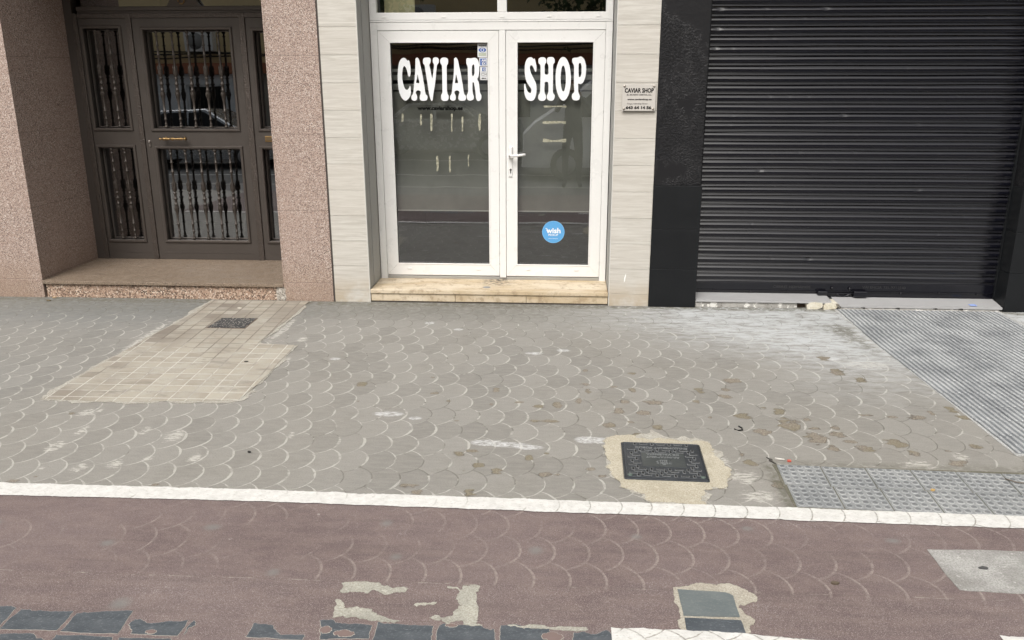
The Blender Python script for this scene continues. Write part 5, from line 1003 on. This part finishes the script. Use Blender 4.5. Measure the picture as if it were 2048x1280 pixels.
for x, z in ((-10.6, 3.1), (-4.0, 3.2), (6.0, 3.1), (-16.5, 3.3)):
    a = empty('air_conditioner', (x, OY+.05, z), label='white air conditioner box on the cream wall, %s' % {-10.6: 'mirrored in the bronze door', -4.0: 'right of the mirrored one', 6.0: 'opposite the shutter', -16.5: 'farthest left'}[x], cat='air conditioner', group='air conditioners across the street')
    mb = MB(); mb.box(-.42, .42, .0, .32, -.28, .28, 0, .02); mb.build('casing', M_PVC, a)
    mb = MB(); mb.lathe([(.322, .22), (.330, .22)], (-.08, 0, 0), 'y', 20); mb.build('grille', M_PVCD, a)
mb = MB()
for k in range(3): mb.tube([(x, OY+.1+.02*k, 2.66+.05*k-.06*math.sin((x+30)*.5+k)) for x in np.linspace(-30, 30, 80)], .02, 6)
mb.build('cables', M_BLK, label='black cables strung along the cream wall', cat='cables')
# vehicles, seen only as reflections
def car(loc, rot, body, L, W, prof, glass, wheels, name, label, cat):
    e = empty(name, loc, label=label, cat=cat); e.rotation_euler = (0, 0, rot)
    def shell(pf, inset, y0, y1, m):
        n_ = len(pf); vs = []
        for s_, k in ((y0, inset), (y1, -inset)):
            pass
        rows = [(-W/2, .10), (-W/2+.05, .0), (0, -.02), (W/2-.05, .0), (W/2, .10)]
        for (yy, dn) in rows:
            for (x, z) in pf:
                zz_ = z; t = 0
                if z > m: t = (z-m)*.28
                ysc = yy*(1-t/(W/2)); vs.append((x*(1-dn*.12), ysc, z-(dn*.25 if z > m*.7 else 0)))
        fs = [(r*n_+i, r*n_+(i+1) % n_, (r+1)*n_+(i+1) % n_, (r+1)*n_+i) for r in range(len(rows)-1) for i in range(n_)]
        fs += [tuple(range(n_)), tuple((len(rows)-1)*n_+i for i in range(n_-1, -1, -1))]
        return vs, fs
    vs, fs = shell(prof, 0, -W/2, W/2, .95); mb = MB(); mb.add(vs, fs, 0, False); mb.build('body', body, e)
    for sy_ in (-1, 1):
        for gp in glass:
            m = MB(); yb = W/2+.004
            m.add([(x, sy_*(yb-max(0, z-.95)*.28-.004), z) for x, z in gp]+[(x, sy_*(yb-max(0, z-.95)*.28-.03), z) for x, z in gp], [tuple(range(len(gp))), tuple(range(2*len(gp)-1, len(gp)-1, -1))]); m.build('side_window', M_BT, e)
        for x in wheels:
            m = MB(); m.lathe([(-.10, .24), (-.10, .31), (.10, .31), (.10, .24)], (x, sy_*(W/2-.08), .31), 'y', 24); wl = m.build('wheel', M_BLK, e)
            m = MB(); m.lathe([(-.108, .19), (.108, .19)], (x, sy_*(W/2-.08), .31), 'y', 20); m.build('rim', M_ALU, wl)
    return e
M_SILV = plain('silver_paint', (.42, .44, .46), .25, .6, .05); M_WV = plain('white_van_paint', (.85, .87, .9), .3, 0, .04); M_DGREY = plain('dark_car_paint', (.03, .032, .036), .25, .3)
sed = [(-2.1, .25), (-2.15, .62), (-1.95, .86), (-1.35, .93), (-.75, 1.36), (.35, 1.40), (1.15, .98), (1.95, .92), (2.1, .6), (2.05, .25)]
van = [(-2.4, .25), (-2.42, 1.0), (-2.38, 1.85), (-2.2, 1.93), (1.0, 1.93), (1.55, 1.45), (2.15, 1.10), (2.35, .9), (2.38, .25)]
sg1 = [[(-1.1, .98), (-.68, 1.30), (-.12, 1.32), (-.12, .98)], [(-.05, .98), (-.05, 1.32), (.32, 1.33), (.95, 1.0)]]
vg1 = [[(-2.1, 1.25), (-2.1, 1.78), (-1.1, 1.78), (-1.1, 1.25)], [(-1.0, 1.25), (-1.0, 1.78), (-.1, 1.78), (-.1, 1.25)], [(.0, 1.2), (.0, 1.78), (.9, 1.78), (1.4, 1.35), (1.4, 1.2)]]
car((-8.9, -12.6, -.135), 0, M_SILV, 4.2, 1.75, sed, sg1, (-1.3, 1.3), 'parked_car', 'silver coupe parked across the cycle lane, mirrored in the bronze door', 'car')
car((-13.9, -12.5, -.135), R(180), M_DGREY, 4.2, 1.75, sed, sg1, (-1.3, 1.3), 'parked_car', 'dark saloon car parked behind the silver coupe', 'car')
vn = car((1.5, -10.4, -.135), R(180), M_WV, 4.8, 1.8, van, vg1, (-1.5, 1.5), 'parked_van', 'white van parked opposite the shop door', 'van')
car((-3.2, -15.0, -.135), 0, M_SILV, 4.2, 1.75, sed, sg1, (-1.3, 1.3), 'parked_car', 'silver car parked at the far side of the street', 'car')
# street trees
def tree(x, y, h, seed):
    rr = random.Random(seed); t = empty('street_tree', (x, y, 0), label='leafy street tree at the far kerb, %s' % ('opposite the shop' if x > -2 else 'opposite the bronze door'), cat='tree')
    m = MB(); m.tube([(0, 0, -.1), (.03, .02, 1.2), (-.02, .03, 2.4), (.02, 0, 3.4)], [.14, .11, .09, .05], 10)
    for k in range(7):
        a = rr.uniform(0, 6.28); m.tube([(0, 0, 2.2+.15*k), (.5*math.cos(a), .5*math.sin(a), 2.9+.2*k), (1.1*math.cos(a), 1.1*math.sin(a), 3.4+.25*k)], [.05, .035, .012], 6)
    m.build('trunk', plain('bark', (.12, .09, .07), .9), t); m = MB()
    for k in range(2600):
        a = rr.uniform(0, 6.28); b = math.acos(rr.uniform(-1, 1)); r_ = 1.7*rr.random()**.4*(1+.25*math.sin(3*a+b*2)); c_ = Vector((r_*math.cos(a)*math.sin(b), r_*math.sin(a)*math.sin(b), 4.1+r_*.85*math.cos(b)))
        u_ = Vector((rr.gauss(0, 1), rr.gauss(0, 1), rr.gauss(0, 1))).normalized()*.09; v_ = u_.orthogonal().normalized()*.05
        m.add([c_-u_, c_+v_, c_+u_, c_-v_], [(0, 1, 2, 3)])
    m.build('crown', plain('leaf_green', (.05, .09, .03), .6, var=.4), t)
tree(.9, -13.8, 5, 2); tree(-5.2, -13.8, 5, 3)
# the photographer standing behind the camera, mirrored in the right leaf
pe = empty('person', (.10, -7.15, 0), label='person in dark clothes standing and holding up a phone, mirrored in the shop door', cat='person')
V = {'pel': (0, 0, .95), 'ch': (0, -.01, 1.22), 'sh': (0, 0, 1.42), 'nk': (0, .01, 1.52), 'hd': (0, .03, 1.62), 'hd2': (0, .04, 1.72),
     'hl': (-.09, 0, .90), 'kl': (-.11, .02, .50), 'al': (-.12, 0, .09), 'tl': (-.14, .15, .035), 'hr': (.09, 0, .90), 'kr': (.11, .02, .50), 'ar': (.12, 0, .09), 'tr': (.14, .15, .035),
     'sl': (-.18, 0, 1.42), 'el': (-.27, .14, 1.24), 'wl': (-.10, .40, 1.50), 'sr': (.18, 0, 1.42), 'er': (.27, .14, 1.24), 'wr': (.10, .40, 1.50)}
Rd = {'pel': (.16, .11), 'ch': (.15, .10), 'sh': (.13, .09), 'nk': (.055, .055), 'hd': (.085, .095), 'hd2': (.075, .09), 'hl': (.09, .09), 'kl': (.06, .06), 'al': (.042, .042), 'tl': (.04, .035), 'hr': (.09, .09), 'kr': (.06, .06), 'ar': (.042, .042), 'tr': (.04, .035), 'sl': (.065, .065), 'el': (.045, .045), 'wl': (.03, .03), 'sr': (.065, .065), 'er': (.045, .045), 'wr': (.03, .03)}
E_ = [('pel', 'ch'), ('ch', 'sh'), ('sh', 'nk'), ('nk', 'hd'), ('hd', 'hd2'), ('pel', 'hl'), ('hl', 'kl'), ('kl', 'al'), ('al', 'tl'), ('pel', 'hr'), ('hr', 'kr'), ('kr', 'ar'), ('ar', 'tr'), ('sh', 'sl'), ('sl', 'el'), ('el', 'wl'), ('sh', 'sr'), ('sr', 'er'), ('er', 'wr')]
ks = list(V)
def skin(name, ks, V, Rd, E_, mat, parent, root):
    me = bpy.data.meshes.new(name); me.from_pydata([V[k] for k in ks], [(ks.index(a), ks.index(b)) for a, b in E_], [])
    o = bpy.data.objects.new(name, me); C.objects.link(o); md = o.modifiers.new('skin', 'SKIN')
    for i, k in enumerate(ks): me.skin_vertices[0].data[i].radius = Rd[k]; me.skin_vertices[0].data[i].use_root = (k == root)
    s = o.modifiers.new('sub', 'SUBSURF'); s.levels = s.render_levels = 2
    bpy.context.view_layer.update(); m2 = bpy.data.meshes.new_from_object(o.evaluated_get(bpy.context.evaluated_depsgraph_get())); o.modifiers.clear(); o.data = m2; m2.name = name
    m2.materials.clear(); m2.materials.append(mat); m2.polygons.foreach_set('use_smooth', [True]*len(m2.polygons)); o.parent = parent; return o
skin('body', ks, V, Rd, E_, plain('dark_clothes', (.035, .036, .042), .8), pe, 'pel')
M_SKIN = plain('skin', (.45, .28, .20), .6)
for s_ in (-1, 1):
    Vh = {'w': (s_*.10, .39, 1.50), 'p': (s_*.085, .46, 1.54)}; Rh = {'w': (.028, .022), 'p': (.036, .018)}; Eh = [('w', 'p')]
    for f_ in range(4):
        b_, c_, d_ = 'a%d' % f_, 'b%d' % f_, 'c%d' % f_; L_ = (.9, 1, .95, .75)[f_]
        Vh[b_] = (s_*(.085), .485, 1.565-.02*f_+.02); Vh[c_] = (s_*(.070), .505, 1.575-.02*f_+.02); Vh[d_] = (s_*(.070-.03*L_), .500, 1.58-.02*f_+.02)
        Rh[b_] = (.010, .010); Rh[c_] = (.009, .009); Rh[d_] = (.007, .007); Eh += [('p', b_), (b_, c_), (c_, d_)]
    Vh['t1'] = (s_*.065, .455, 1.565); Vh['t2'] = (s_*.045, .465, 1.59); Rh['t1'] = (.011, .011); Rh['t2'] = (.008, .008); Eh += [('p', 't1'), ('t1', 't2')]
    skin('hand', list(Vh), Vh, Rh, Eh, M_SKIN, pe, 'w')
hd = bmesh.new(); bmesh.ops.create_uvsphere(hd, u_segments=24, v_segments=16, radius=1)
for v in hd.verts:
    c_ = v.co.copy(); v.co = Vector((c_.x*.078*(1-.12*max(0, -c_.z)), .035+c_.y*.095, 1.655+c_.z*.115))
    if c_.y > .7 and abs(c_.x) < .25 and -.3 < c_.z < .1: v.co.y += .022*(1-abs(c_.x)/.25)
    if c_.y > .6 and abs(abs(c_.x)-.35) < .18 and .0 < c_.z < .25: v.co.y -= .008
mb = MB(); mb.bm(hd, 0, True); mb.build('face', M_SKIN, pe)
mb = MB()
for s_ in (-1, 1): mb.lathe([(-.004, .008), (.003, .006)], (s_*.03, .128, 1.672), 'y', 10)
mb.build('eyes', M_VOID, pe)
hd = bmesh.new(); bmesh.ops.create_uvsphere(hd, u_segments=20, v_segments=12, radius=1)
for v in hd.verts: v.co = Vector((v.co.x*.086, .018+v.co.y*.098, 1.69+v.co.z*.095))
mb = MB(); mb.bm(hd, 0, True); mb.build('hair', M_BLK, pe)
mb = MB(); mb.box(-.04, .04, -6.470, -6.462, 1.55, 1.715, 0, .004); mb.build('phone', M_BT, label='black phone held up by the mirrored person', cat='phone')
for o in list(pe.children):
    if o.name.startswith(('hand',)): o.location.y += .19
